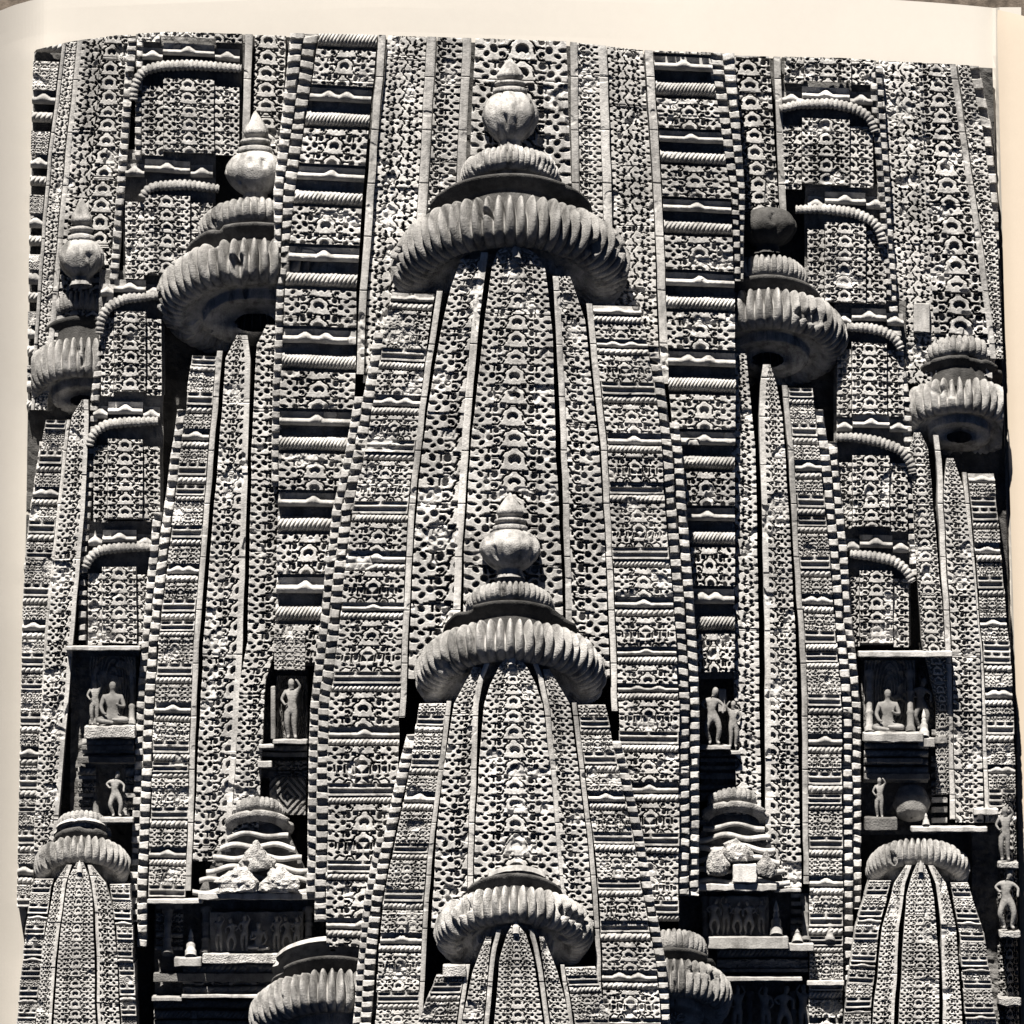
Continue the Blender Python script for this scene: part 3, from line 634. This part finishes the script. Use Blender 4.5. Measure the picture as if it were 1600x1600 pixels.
S4 = Thing('spire', 'tall left spire with streaked pot and finial, half hidden by the rope-course column', 'spire', 390, 1640, 60, G_SP)
d4 = [(500, 84), (1000, 94), (1400, 98)]
S4.sk = 105
crown(S4, 398, 26, (446, 158, 44), (375, 112), (342, 90, 22), (272, 47, 36), 170, ribs=54, seed=3, sq=.52)
carved(S4, [(500, 420, 445), (540, 402, 444), (700, 394, 440), (1000, 388, 436), (1060, 376, 416), (1300, 364, 404)], 508, 1300, d4, .3, 1.95, mirror=True, dep=.40)
carved(S4, [(520, 372, 386), (560, 353, 392), (700, 343, 388), (850, 330, 384), (1000, 319, 380), (1300, 304, 362), (1400, 300, 360)], 524, 1345, off(d4, 8), .0, 1.95, mirror=True, strip=9)
stack(S4, [(555, 300, 339), (700, 284, 326), (850, 266, 314), (1000, 249, 303), (1100, 242, 298), (1400, 232, 290), (1640, 226, 240)], 556, 1400, off(d4, 18), [('H', 15), ('R', 10)]+seqrot(2))
fillet(S4, [(545, 344), (700, 331), (850, 319), (1000, 308), (1100, 303), (1400, 295)], 8, 548, 1390, off(d4, 16))
slabcol(S4, [(640, 284), (700, 276), (850, 256), (1000, 240), (1100, 233), (1400, 222)], 15, 640, 1480, off(d4, 28), 19, 0)
slabcol(S4, [(800, 246), (1000, 227), (1100, 220), (1400, 209)], 13, 800, 1440, off(d4, 40), 19, .5)

S5 = Thing('spire', 'tall right spire with dark cracked pot and no finial, beside the rope-course column', 'spire', 1205, 1640, 60, G_SP)
S5.sk = 105
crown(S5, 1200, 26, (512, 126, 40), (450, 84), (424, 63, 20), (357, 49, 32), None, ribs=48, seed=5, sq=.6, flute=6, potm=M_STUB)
flora(S5, [(560, 1140, 1166), (700, 1143, 1180), (900, 1144, 1183), (1250, 1150, 1188)], 552, 1272, d4, xa=-.1, xb=1.28)
carved(S5, [(560, 1193, 1200), (600, 1188, 1212), (650, 1186, 1222), (800, 1190, 1232), (1000, 1194, 1242), (1400, 1196, 1252)], 570, 1385, off(d4, 6), -.05, 1.95, strip=9)
stack(S5, [(605, 1230, 1268), (700, 1240, 1280), (850, 1248, 1294), (1000, 1257, 1306), (1100, 1262, 1314), (1400, 1264, 1316)], 606, 1600, off(d4, 16), [('H', 15), ('R', 12)]+seqrot(2))
fillet(S5, [(600, 1225), (700, 1235), (850, 1243), (1000, 1252), (1100, 1257), (1400, 1259)], 8, 602, 1380, off(d4, 14))
slabcol(S5, [(640, 1279), (700, 1288), (850, 1302), (1000, 1314), (1100, 1323), (1640, 1326)], 15, 640, 1640, off(d4, 26), 19, 0)
slabcol(S5, [(700, 1302), (850, 1316), (1000, 1328), (1100, 1338), (1640, 1340)], 14, 690, 1420, off(d4, 38), 19, .5)

S6 = Thing('spire', 'far left spire with smooth pot and finial beside the page edge', 'spire', 120, 1330, 30, G_SP)
d6 = [(600, 36), (1400, 46)]
S6.sk = 70
crown(S6, 126, -24, (580, 92, 40), (508, 62), (475, 50, 18), (406, 37, 32), 306, ribs=42, seed=7, sq=.5, potd=34)
carved(S6, [(620, 132, 138), (650, 113, 139), (800, 93, 132), (1000, 74, 115), (1100, 65, 106), (1300, 54, 90)], 625, 1330, d6, .2, 1.95, mirror=True, strip=7)
stack(S6, [(650, 73, 104), (800, 46, 88), (1000, 30, 70), (1250, 26, 58), (1640, 14, 40)], 656, 1420, off(d6, 12), [('H', 14), ('M', 1.8)]+seqrot(3))
fillet(S6, [(640, 109), (800, 91), (1000, 72), (1300, 57)], 5, 656, 1340, off(d6, 8))
slabcol(S6, [(700, 66), (800, 50), (900, 40)], 10, 690, 900, off(d6, 20), 19, 0)

S7 = Thing('spire', 'far right spire with a broad ribbed crown and no pot, beside the book gutter', 'spire', 1480, 1290, 30, G_SP)
S7.sk = 70
crown(S7, 1500, -12, (640, 98, 36), (572, 70), (548, 58, 18), None, None, ribs=40, seed=9, sq=.6)
carved(S7, [(672, 1430, 1436), (700, 1422, 1450), (850, 1430, 1463), (1000, 1440, 1476), (1100, 1462, 1482)], 676, 1240, d6, -.9, 1.0, dep=.40)
fillet(S7, [(678, 1462), (720, 1467), (850, 1472), (1000, 1481), (1280, 1488)], 8, 680, 1280, off(d6, 3))
carved(S7, [(712, 1480, 1488), (760, 1474, 1504), (850, 1478, 1515), (1000, 1487, 1530), (1280, 1493, 1536)], 716, 1285, d6, .0, 1.95)
stack(S7, [(738, 1512, 1552), (900, 1527, 1567), (1050, 1538, 1580), (1280, 1546, 1590)], 740, 1285, off(d6, 10), [('L', 16), ('M', 2.0), ('H', 18)]+seqrot(4))
fillet(S7, [(738, 1507), (900, 1521), (1050, 1534), (1280, 1542)], 6, 738, 1285, off(d6, 8))

def smallspire(T, cx, d, c, lf, rt, lo_, ro, ytop, lean=1):
    carved(T, c, ytop, 1640, d, dep=.36)
    tipstone(T, cx, ytop-6, ytop+12, 9, d[0][1]+2)
    carved(T, lf, lf[0][0], 1640, off(d, 7), .2, 1.95, mirror=True, strip=5)
    carved(T, rt, rt[0][0], 1640, off(d, 7), .2, 1.95, strip=5)
    stack(T, lo_, lo_[0][0], 1640, off(d, 14), [('D', 1.0), ('H', 15), ('G', 2.0), ('H', 16), ('L', 10)])
    stack(T, ro, ro[0][0], 1640, off(d, 14), [('D', 1.0), ('H', 15), ('G', 2.0), ('H', 16), ('L', 10)])
S8 = Thing('spire', 'small spire at the lower left corner with a pale cap above its ribbed crown', 'spire', 125, 1650, 110, G_SP)
S8.sk = 150
crown(S8, 127, 70, (1345, 76, 27), (1304, 46), (1282, 39, 11), None, None, ribs=36, seed=12, sq=.6)
turned(S8, 'cap_stone', 127, 1300, 72, [(4, 12), (34, 8), (44, 1), (46, -4)], .6, nphi=50, m=M_PLAIN)
d8 = [(1340, 128), (1640, 136)]
smallspire(S8, 125, d8, [(1346, 121, 129), (1370, 108, 139), (1400, 103, 145), (1500, 91, 148), (1640, 83, 151)],
    [(1352, 104, 112), (1380, 86, 103), (1420, 78, 98), (1500, 65, 87), (1640, 54, 79)], [(1352, 137, 143), (1380, 144, 166), (1420, 149, 177), (1500, 152, 184), (1640, 154, 189)],
    [(1374, 53, 82), (1450, 40, 71), (1640, 22, 51)], [(1382, 172, 203), (1450, 182, 207), (1640, 192, 215)], 1348)
S9 = Thing('spire', 'small spire at the lower right corner with a plain ribbed crown and no cap', 'spire', 1438, 1650, 110, G_SP)
S9.sk = 150
crown(S9, 1435, 70, (1350, 82, 26), None, None, None, None, ribs=46, seed=14, sq=.6, amp=.10)
smallspire(S9, 1438, d8, [(1346, 1434, 1442), (1370, 1424, 1452), (1400, 1416, 1458), (1500, 1409, 1466), (1640, 1402, 1466)],
    [(1352, 1416, 1424), (1380, 1398, 1414), (1450, 1378, 1404), (1640, 1358, 1394)], [(1352, 1450, 1458), (1380, 1462, 1478), (1450, 1470, 1493), (1640, 1474, 1505)],
    [(1376, 1360, 1393), (1450, 1336, 1373), (1640, 1312, 1354)], [(1380, 1485, 1512), (1450, 1498, 1536), (1640, 1511, 1562)], 1348)
S10 = Thing('spire', 'broad ribbed crown with a pale flat cap emerging at the bottom left of centre', 'spire', 520, 1650, 150, G_SP)
crown(S10, 520, 170, (1575, 131, 42), (1514, 96), None, None, None, ribs=50, seed=15, sq=.6)
turned(S10, 'cap_stone', 520, 1508, 146, [(4, 26), (66, 18), (94, 2), (96, -6)], .6, nphi=70, m=M_PLAIN)
S11 = Thing('spire', 'ribbed crown half hidden at the bottom right of centre', 'spire', 1060, 1650, 150, G_SP)
crown(S11, 1052, 200, (1545, 92, 38), (1493, 66), (1474, 54, 20), None, None, ribs=42, seed=17, sq=.6)
carved(S11, [(1560, 1050, 1080), (1640, 1035, 1095)], 1566, 1640, 205, -1.2, 1.2)

# ================================================================== NICHES, EAVES, ROOFS
def body(name, T, joints, edges, radii, m=None, sub=2):
    """one continuous skinned figure, joints in px relative to the feet point"""
    me = bpy.data.meshes.new(name); me.from_pydata([Vector(j) for j in joints], edges, [])
    o = bpy.data.objects.new(name, me); sc.collection.objects.link(o)
    sk = o.modifiers.new('s', 'SKIN'); sk.use_smooth_shade = True
    for i, r in enumerate(radii): me.skin_vertices[0].data[i].radius = (r, r)
    me.skin_vertices[0].data[0].use_root = True
    ss = o.modifiers.new('u', 'SUBSURF'); ss.levels = sub; ss.render_levels = sub
    dg = bpy.context.evaluated_depsgraph_get(); nm = bpy.data.meshes.new_from_object(o.evaluated_get(dg))
    bpy.data.objects.remove(o); return nm
def figmesh(pose, H):
    """H = standing height (px/100 units). Local axes: x right, -y to the viewer, z up."""
    u = H/7.6
    if pose == 'stand':
        J = [(0, 0, 3.9), (.15, 0, 4.7), (.05, 0, 5.6), (0, 0, 6.3), (0, 0, 6.55), (0, -.05, 6.95), (0, 0, 7.75),
             (-.75, 0, 6.0), (-1.25, -.1, 5.0), (-.75, -.45, 4.3), (-.45, -.6, 4.5), (.75, 0, 6.0), (1.15, -.15, 6.7), (.75, -.3, 7.4), (.5, -.3, 7.6),
             (-.42, 0, 3.6), (-.55, -.25, 2.0), (-.35, 0, .35), (-.45, -.45, .12), (.42, 0, 3.6), (.35, -.1, 2.0), (.5, 0, .35), (.6, -.45, .12)]
        R = [.66, .46, .66, .36, .26, .52, .34, .32, .2, .16, .13, .27, .2, .16, .17, .54, .38, .24, .18, .54, .38, .24, .18]
    elif pose == 'dance':
        J = [(0, 0, 3.6), (-.25, 0, 4.4), (-.1, 0, 5.3), (.05, 0, 5.95), (.15, 0, 6.2), (.3, -.1, 6.6), (.4, 0, 7.4),
             (-.85, 0, 5.7), (-1.5, -.1, 5.2), (-1.0, -.4, 4.6), (-.7, -.5, 4.7), (.7, 0, 5.6), (1.35, -.15, 5.0), (1.25, -.5, 4.2), (1.3, -.5, 3.9),
             (-.45, 0, 3.3), (-.95, -.4, 1.9), (-.35, 0, .35), (-.5, -.45, .12), (.45, 0, 3.3), (.85, -.3, 1.9), (.55, 0, .35), (.85, -.4, .12)]
        R = [.66, .46, .66, .36, .26, .52, .34, .32, .2, .16, .13, .27, .2, .16, .17, .54, .38, .24, .18, .54, .38, .24, .18]
    else:                                                # seated cross-legged
        J = [(0, 0, .65), (0, 0, 1.5), (0, 0, 2.4), (0, 0, 3.1), (0, 0, 3.35), (0, -.05, 3.8), (0, 0, 4.35),
             (-.85, 0, 2.8), (-1.15, -.3, 1.8), (-.9, -.75, 1.2), (-.55, -.9, 1.05), (.85, 0, 2.8), (1.15, -.3, 1.8), (.6, -.8, 1.9), (.4, -.9, 2.2),
             (-.6, -.2, .55), (-1.6, -.8, .5), (-.2, -1.1, .3), (.15, -1.15, .3), (.6, -.2, .55), (1.6, -.8, .5), (.3, -1.0, .55), (-.05, -1.1, .6)]
        R = [.62, .5, .66, .34, .22, .44, .28, .3, .22, .17, .14, .3, .22, .17, .14, .45, .3, .2, .14, .45, .3, .2, .14]
    E = [(0, 1), (1, 2), (2, 3), (3, 4), (4, 5), (5, 6), (2, 7), (7, 8), (8, 9), (9, 10), (2, 11), (11, 12), (12, 13), (13, 14),
         (0, 15), (15, 16), (16, 17), (17, 18), (0, 19), (19, 20), (20, 21), (21, 22)]
    return body('stone_figure', None, [tuple(c*u for c in j) for j in J], E, [r*u for r in R], sub=1)
FM = {p: figmesh(p, .70) for p in ('stand', 'dance', 'sit')}
for k_ in FM: FM[k_].materials.append(M_FIG)
def figure(px, py, H, pose, d, label=None, parent=None, flip=False, group=None, rock=None):
    """H px standing height"""
    s = 1-d/(D*100); o = bpy.data.objects.new('stone_figure' if parent is None else 'carved_figure', FM[pose]); sc.collection.objects.link(o)
    loc = Vector(((px-800)/100*s, -d/100, (800-py)/100*s)); k = H/70
    if parent is not None: o.parent = parent.o; loc = loc-Vector(parent.loc)
    o.location = loc; o.scale = (k*(-1 if flip else 1), k, k)
    if label: o['label'] = label
    if parent is None:
        o['category'] = 'statue'
        if group: o['group'] = group
    for pl in o.data.polygons: pl.use_smooth = True
    return o
def colonnette(T, x, y0, y1, d, r=6, m=None):
    h = y1-y0
    turned(T, 'colonnette', x, y1, d, [(r*1.3, h), (r*1.3, h*.93), (r*.9, h*.90), (r*.8, h*.7), (r*1.1, h*.66), (r*.8, h*.62), (r*.8, h*.36), (r*1.15, h*.32), (r*.85, h*.28), (r, h*.1), (r*1.35, h*.07), (r*1.35, 0)], .9, nphi=20, m=m or M_FIG, chip=.3)
def bottle(px, py, h, r, d, label):
    T = Thing('stone_finial', label, 'finial', px, py, d, 'small finials on the niche ledges')
    turned(T, 'spire_tip', px, py, d, [(.5, h), (r*.3, h*.85), (r*.45, h*.72), (r*.3, h*.66)], .9, nphi=20, m=M_PLAIN, chip=0)
    turned(T, 'bell_base', px, py, d, [(r*.3, h*.67), (r*.55, h*.6), (r*.4, h*.52), (r*.8, h*.42), (r*.75, h*.25), (r, h*.2), (r, 0)], .9, nphi=20, m=M_PLAIN, chip=.2)
def rock(px, py, rx, ry, d, label, seed=0, m=None):
    bm = bmesh.new(); bmesh.ops.create_icosphere(bm, subdivisions=4, radius=1)
    T = Thing('broken_stone', label, 'stone', px, py+ry, d, 'broken stones on the porch roofs')
    for v in bm.verts:
        c = v.co; n = mnoise.fractal(c*.9+Vector((seed*7, 1, 2)), 1.0, 2.1, 3); q = 1+.30*n
        q2 = .14*mnoise.cell(c*2.0+Vector((seed, 0, 0)))+.05*mnoise.noise(c*7)
        s = q+q2; tri = 1-.62*max(0, c.z)
        P = T.pts(np.array(px+c.x*rx*s*tri), np.array(py-max(c.z, -.6)*ry*s), np.array(d-c.y*rx*.6*s)); v.co = Vector(P)
    me = bpy.data.meshes.new('broken_stone'); bm.to_mesh(me); bm.free(); link('stone_lump', me, m or M_ROCK, T.o)

def niche(T, x0, x1, y0, y1, dback, dfront, cornice=8, sill=8):
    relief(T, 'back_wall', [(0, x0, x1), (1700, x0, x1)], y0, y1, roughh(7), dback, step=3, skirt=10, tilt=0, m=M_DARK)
    if cornice: boxpart(T, 'cornice', x0-4, x1+4, y0-cornice, y0, dback-10, dfront+10)
    if sill: boxpart(T, 'sill', x0, x1, y1-sill, y1, dback-10, dfront)
GN = 'sculpture niches in the tower'
def mouldings(T, x0, x1, y0, y1, d, m=None, pitch=15):
    y = y0
    while y < y1-4:
        h = pitch*random.uniform(.55, 1.1); dd = d+random.uniform(-10, 12)
        k = random.random()
        pl = [(0, x0, x1), (1700, x0, x1)]
        if k < .4: relief(T, 'moulding', pl, y, y+h, rope(h, random.uniform(7, 12), rad=h*.4), dd, m=m or M_FIG, tilt=0)
        elif k < .7: relief(T, 'moulding', pl, y, y+h, jala(pl, y, R=h*1.0, rowoff=.5), dd, m=m or M_FIG, tilt=0)
        else: relief(T, 'moulding', pl, y, y+h*.6, roughh(4), dd+8, m=m or M_FIG, tilt=0)
        y += h+random.uniform(1, 3)
def stele(T, x0, x1, y0, y1, d):
    def f(U, V, w_, X, Y):
        v = V/(y1-y0); arch = np.clip(1-np.hypot(U, np.clip(.35-v, 0, 1)*2.4), -1, 1)
        return np.where(arch > .12, -9, 0) - 3*(np.abs(((np.hypot(U, v-.4)*9) % 1)-.5) < .2) - 5*vnoise(X, Y, 8, 33)
    relief(T, 'carved_backslab', [(0, x0, x1), (1700, x0, x1)], y0, y1, f, d, m=M_FIG, tilt=0)
# far left niche
N1 = Thing('niche', 'dark niche with a seated figure near the left page edge', 'niche', 170, 1280, 40, GN)
niche(N1, 108, 216, 1016, 1290, 6, 72, 7, 0)
boxpart(N1, 'sill', 134, 213, 1133, 1152, 10, 92, M_ROCK, rough=3)
boxpart(N1, 'ledge', 128, 210, 1164, 1172, 10, 60, M_DARK); boxpart(N1, 'ledge', 122, 212, 1182, 1192, 10, 70, M_DARK)
boxpart(N1, 'sill', 158, 210, 1276, 1284, 10, 90)
for x in (146, 206): colonnette(N1, x, 1030, 1133, 50, 5)
for x in (150, 196): colonnette(N1, x, 1192, 1276, 45, 5, M_DARK)
stele(N1, 140, 212, 1026, 1134, 34)
mouldings(N1, 128, 210, 1154, 1196, 40)
mouldings(N1, 122, 150, 1198, 1284, 36); mouldings(N1, 196, 212, 1198, 1276, 36)
figure(176, 1133, 120, 'sit', 66, 'seated stone deity in the dark niche near the left page edge', group='carved figures in niches')
figure(148, 1133, 70, 'stand', 52, 'small attendant standing left of the seated deity near the left page edge', group='carved figures in niches')
figure(181, 1276, 74, 'dance', 60, 'broken standing figure in the lower half of the far left niche', group='carved figures in niches')
# statue niche left of centre
N2 = Thing('niche', 'narrow niche with a standing woman left of the big central spire', 'niche', 445, 1270, 60, GN)
niche(N2, 406, 482, 1046, 1275, 30, 112, 0, 0)
relief(N2, 'carved_block', [(0, 430, 478), (1700, 430, 478)], 985, 1046, jala([(0, 430, 478), (1700, 430, 478)], 985, R=14, rowoff=.5), 118)
boxpart(N2, 'sill', 428, 481, 1154, 1161, 30, 128); boxpart(N2, 'sill', 405, 430, 1162, 1168, 30, 110); boxpart(N2, 'ledge', 404, 426, 1188, 1198, 30, 112)
boxpart(N2, 'pilaster', 424, 431, 1072, 1154, 30, 96, M_FIG)
dp = [(0, 422, 478), (1700, 422, 478)]
relief(N2, 'diamond_panel', dp, 1214, 1272, lambda U, V, w_, X, Y: -7*(np.abs(((np.abs(U)*1.2+np.abs(V-29)/27)*2.2) % 1-.5) < .22) - 2, 88, m=M_FIG)
stele(N2, 432, 480, 1056, 1156, 70)
mouldings(N2, 406, 480, 1164, 1212, 74)
figure(455, 1154, 92, 'stand', 112, 'standing stone woman with raised arm in the niche left of centre', group='carved figures in niches')
# statue niche right of centre
N3 = Thing('niche', 'narrow niche with a bright standing figure right of the big central spire', 'niche', 1120, 1250, 60, GN)
niche(N3, 1090, 1152, 1056, 1250, 26, 112, 0, 0)
boxpart(N3, 'sill', 1090, 1140, 1163, 1170, 30, 130); boxpart(N3, 'ledge', 1140, 1156, 1172, 1178, 30, 108)
boxpart(N3, 'pilaster', 1122, 1134, 1076, 1112, 40, 92, M_PLAIN)
mouldings(N3, 1094, 1150, 1172, 1250, 64)
figure(1114, 1163, 92, 'dance', 116, 'pale standing figure catching the sun in the niche right of centre', group='carved figures in niches')
figure(1146, 1168, 72, 'stand', 96, 'smaller attendant figure at the right side of the right-of-centre niche', flip=True, group='carved figures in niches')
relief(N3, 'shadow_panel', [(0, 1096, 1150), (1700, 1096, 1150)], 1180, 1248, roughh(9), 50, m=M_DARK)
# right niche
N4 = Thing('niche', 'wide two-storey niche with a seated figure between colonnettes at the right', 'niche', 1410, 1300, 40, GN)
niche(N4, 1345, 1482, 1026, 1305, 6, 74, 9, 0)
boxpart(N4, 'sill', 1348, 1440, 1144, 1158, 10, 104, rough=3); boxpart(N4, 'sill', 1434, 1458, 1152, 1166, 10, 100)
for x in (1358, 1422): colonnette(N4, x, 1036, 1144, 62, 6)
boxpart(N4, 'ledge', 1350, 1440, 1184, 1192, 10, 70, M_FIG); boxpart(N4, 'ledge', 1350, 1452, 1208, 1218, 10, 58, M_DARK)
boxpart(N4, 'sill', 1350, 1400, 1276, 1296, 10, 96, M_DARK); boxpart(N4, 'sill', 1422, 1540, 1290, 1298, 10, 104)
turned(N4, 'round_boss', 1424, 1255, 46, [(2, 26), (22, 22), (30, 0), (22, -22), (2, -26)], .5, nphi=40, m=M_DARK)
stele(N4, 1350, 1430, 1032, 1146, 36); stele(N4, 1436, 1478, 1040, 1140, 20)
mouldings(N4, 1350, 1450, 1160, 1222, 46); mouldings(N4, 1456, 1480, 1140, 1290, 30)
figure(1387, 1144, 118, 'sit', 66, 'seated stone deity between two colonnettes in the right niche', group='carved figures in niches')
figure(1440, 1140, 84, 'dance', 40, 'dim standing attendant in the side bay of the right niche', group='carved figures in niches')
figure(1374, 1278, 62, 'stand', 84, 'sunlit fragment of a figure in the lower half of the right niche', group='carved figures in niches')
bottle(1444, 1152, 50, 8, 92, 'pale pointed finial on the ledge of the right niche')
bottle(1447, 1290, 22, 6, 98, 'tiny pale finial on the lower sill of the right niche')

# porch roofs with rubble and friezes
def porch(cx, x0, x1, ytop, yb, lab):
    T = Thing('porch_roof', lab, 'roof', cx, yb, 110, 'tiered roofs over the friezes')
    n = 6
    turned(T, 'ribbed_cushion', cx, ytop+17, 82, cushion(43, 12), .6, 30, .06, chip=.4)
    turned(T, 'cap_disc', cx, ytop+38, 84, [(20, 8), (52, 3), (58, -2), (54, -8), (40, -12)], .6, nphi=60, m=M_CROWN)
    for i in range(n):
        t = i/(n-1); y = ytop+50+t*(yb-ytop-58); hw = 48+t*((x1-x0)/2-46); sag = 5
        xs = np.linspace(-hw, hw, 60); ph = random.random()*6
        A, XX = np.meshgrid(np.radians(np.linspace(-60, 200, 10)), xs)
        wav = 3.0*np.sin(XX/11+ph)*(np.abs(XX) > 0) + sag*(XX/hw)**2
        r = 5.2
        px = cx+XX; py = y+wav-r*np.sin(A)*.9; dd = 92+t*22+6*np.cos((XX/hw)*1.4) + r*np.cos(A)*1.3
        link('eave', fastmesh('eave', T.pts(px.ravel(), py.ravel(), dd.ravel()), gridfaces(*px.shape)), M_PLAIN, T.o, smooth=True)
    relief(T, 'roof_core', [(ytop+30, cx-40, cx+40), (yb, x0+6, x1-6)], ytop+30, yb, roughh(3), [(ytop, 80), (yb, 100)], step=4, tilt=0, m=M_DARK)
porch(402, 302, 500, 1254, 1398, 'wavy tiered porch roof at the lower left with broken stones in front')
porch(1147, 1062, 1232, 1240, 1384, 'wavy tiered porch roof at the lower right with a white block in front')
rock(372, 1378, 32, 24, 140, 'jagged lump lying at the left of the left porch roof', 1); rock(436, 1378, 30, 24, 140, 'jagged lump lying at the right of the left porch roof', 2)
rock(402, 1344, 26, 26, 132, 'upright broken slab at the top of the left porch roof pile', 3)
rock(1120, 1352, 20, 24, 134, 'round rough lump left of the white block on the right porch roof', 4); rock(1198, 1354, 14, 22, 134, 'small rough lump right of the white block', 5)
rock(1150, 1332, 26, 20, 126, 'broad rough lump above the white block', 6)
WB = Thing('stone_block', 'clean white squared block on the right porch roof', 'stone', 1162, 1380, 130); boxpart(WB, 'block', 1145, 1182, 1350, 1379, 110, 146, mat('white_limestone', .46, .1, stain=.15), rough=2.5)

def frieze(T, xs, yb, H, d, poses):
    for i, x in enumerate(xs): figure(x, yb, H*(.92+.12*random.random())*(1.5 if poses[i] == 'sit' else 1), poses[i], d, parent=T, flip=bool(i % 2))
F1 = Thing('frieze', 'frieze of small carved dancers under the lower left porch roof', 'frieze', 390, 1590, 60, 'figure friezes under the porch roofs')
niche(F1, 240, 505, 1402, 1640, 14, 110, 0, 0)
boxpart(F1, 'cornice', 312, 496, 1393, 1403, 20, 134, rough=2.5); boxpart(F1, 'cornice', 232, 318, 1403, 1410, 20, 122)
boxpart(F1, 'sill', 318, 500, 1488, 1503, 20, 118, M_ROCK, rough=2); boxpart(F1, 'sill', 274, 316, 1494, 1508, 20, 112)
boxpart(F1, 'ledge', 285, 460, 1552, 1558, 20, 104); boxpart(F1, 'ledge', 238, 285, 1556, 1563, 20, 96); boxpart(F1, 'ledge', 240, 500, 1520, 1534, 20, 70, M_DARK)
mouldings(F1, 286, 470, 1505, 1552, 62); mouldings(F1, 240, 500, 1562, 1640, 56); mouldings(F1, 244, 286, 1412, 1492, 60)
for x in (262, 322, 482): colonnette(F1, x, 1410, 1490, 80, 7)
frieze(F1, [342, 362, 382, 404, 432, 448, 464], 1486, 56, 88, ['stand', 'dance', 'stand', 'sit', 'stand', 'dance', 'stand'])
boxpart(F1, 'frieze_panel', 328, 474, 1424, 1488, 20, 74, M_FIG, rough=3)
bottle(298, 1494, 48, 9, 96, 'pale pointed finial on the sill left of the left frieze')
F2 = Thing('frieze', 'frieze of small carved dancers under the lower right porch roof', 'frieze', 1180, 1600, 60, 'figure friezes under the porch roofs')
niche(F2, 1060, 1312, 1388, 1640, 14, 110, 0, 0)
boxpart(F2, 'cornice', 1062, 1212, 1378, 1389, 20, 140, rough=2.5); boxpart(F2, 'cornice', 1208, 1250, 1386, 1392, 20, 120)
boxpart(F2, 'sill', 1104, 1230, 1461, 1480, 20, 128); boxpart(F2, 'sill', 1230, 1270, 1472, 1484, 20, 116)
boxpart(F2, 'ledge', 1128, 1252, 1524, 1531, 20, 112); boxpart(F2, 'ledge', 1260, 1318, 1530, 1538, 20, 100); boxpart(F2, 'ledge', 1120, 1262, 1500, 1512, 20, 70, M_FIG)
mouldings(F2, 1120, 1262, 1482, 1524, 66); mouldings(F2, 1236, 1312, 1396, 1470, 50)
for x in (1102, 1258, 1296): colonnette(F2, x, 1394, 1470, 84, 6)
for x in (1172, 1240, 1284): colonnette(F2, x, 1540, 1640, 70, 6)
frieze(F2, [1116, 1134, 1152, 1170, 1190], 1461, 60, 96, ['dance', 'stand', 'dance', 'dance', 'stand'])
boxpart(F2, 'frieze_panel', 1108, 1200, 1400, 1462, 20, 82, M_FIG, rough=3)
frieze(F2, [1152, 1196, 1226, 1256, 1300], 1618, 78, 70, ['stand', 'stand', 'dance', 'stand', 'dance'])
bottle(1213, 1462, 62, 10, 108, 'tall pale pointed finial beside the right frieze')
bottle(1246, 1473, 24, 9, 100, 'squat pale finial right of the tall one by the right frieze')

# right edge sculpture strip
E1 = Thing('buttress', 'dark buttress with weathered sculpture beside the gutter at lower right', 'wall', 1560, 1640, 40)
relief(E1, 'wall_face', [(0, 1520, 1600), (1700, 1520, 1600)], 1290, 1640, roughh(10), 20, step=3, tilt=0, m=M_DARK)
boxpart(E1, 'cornice', 1520, 1558, 1262, 1272, 10, 80); 
relief(E1, 'pier', [(0, 1560, 1592), (1700, 1560, 1596)], 1240, 1640, lambda U, V, w_, X, Y: -26*np.abs(U)**2+30*(vnoise(X, Y, 26, 30)-.5)+sample(JALA, U*1.6, Y/19)*14+10*(vnoise(X, Y, 9, 31)-.5), 44, m=M_CROWN, tilt=0)

figure(1574, 1452, 96, 'dance', 96, 'weathered standing figure catching the sun on the buttress beside the gutter', group='carved figures in niches')
figure(1570, 1345, 84, 'stand', 92, 'upper worn figure on the buttress just below its cornice beside the gutter', group='carved figures in niches')
boxpart(E1, 'sill', 1560, 1591, 1452, 1462, 10, 110, M_ROCK, rough=3); boxpart(E1, 'sill', 1558, 1588, 1345, 1354, 10, 106, M_ROCK, rough=3)
boxpart(E1, 'sill', 1558, 1592, 1556, 1568, 10, 104, M_ROCK, rough=3)
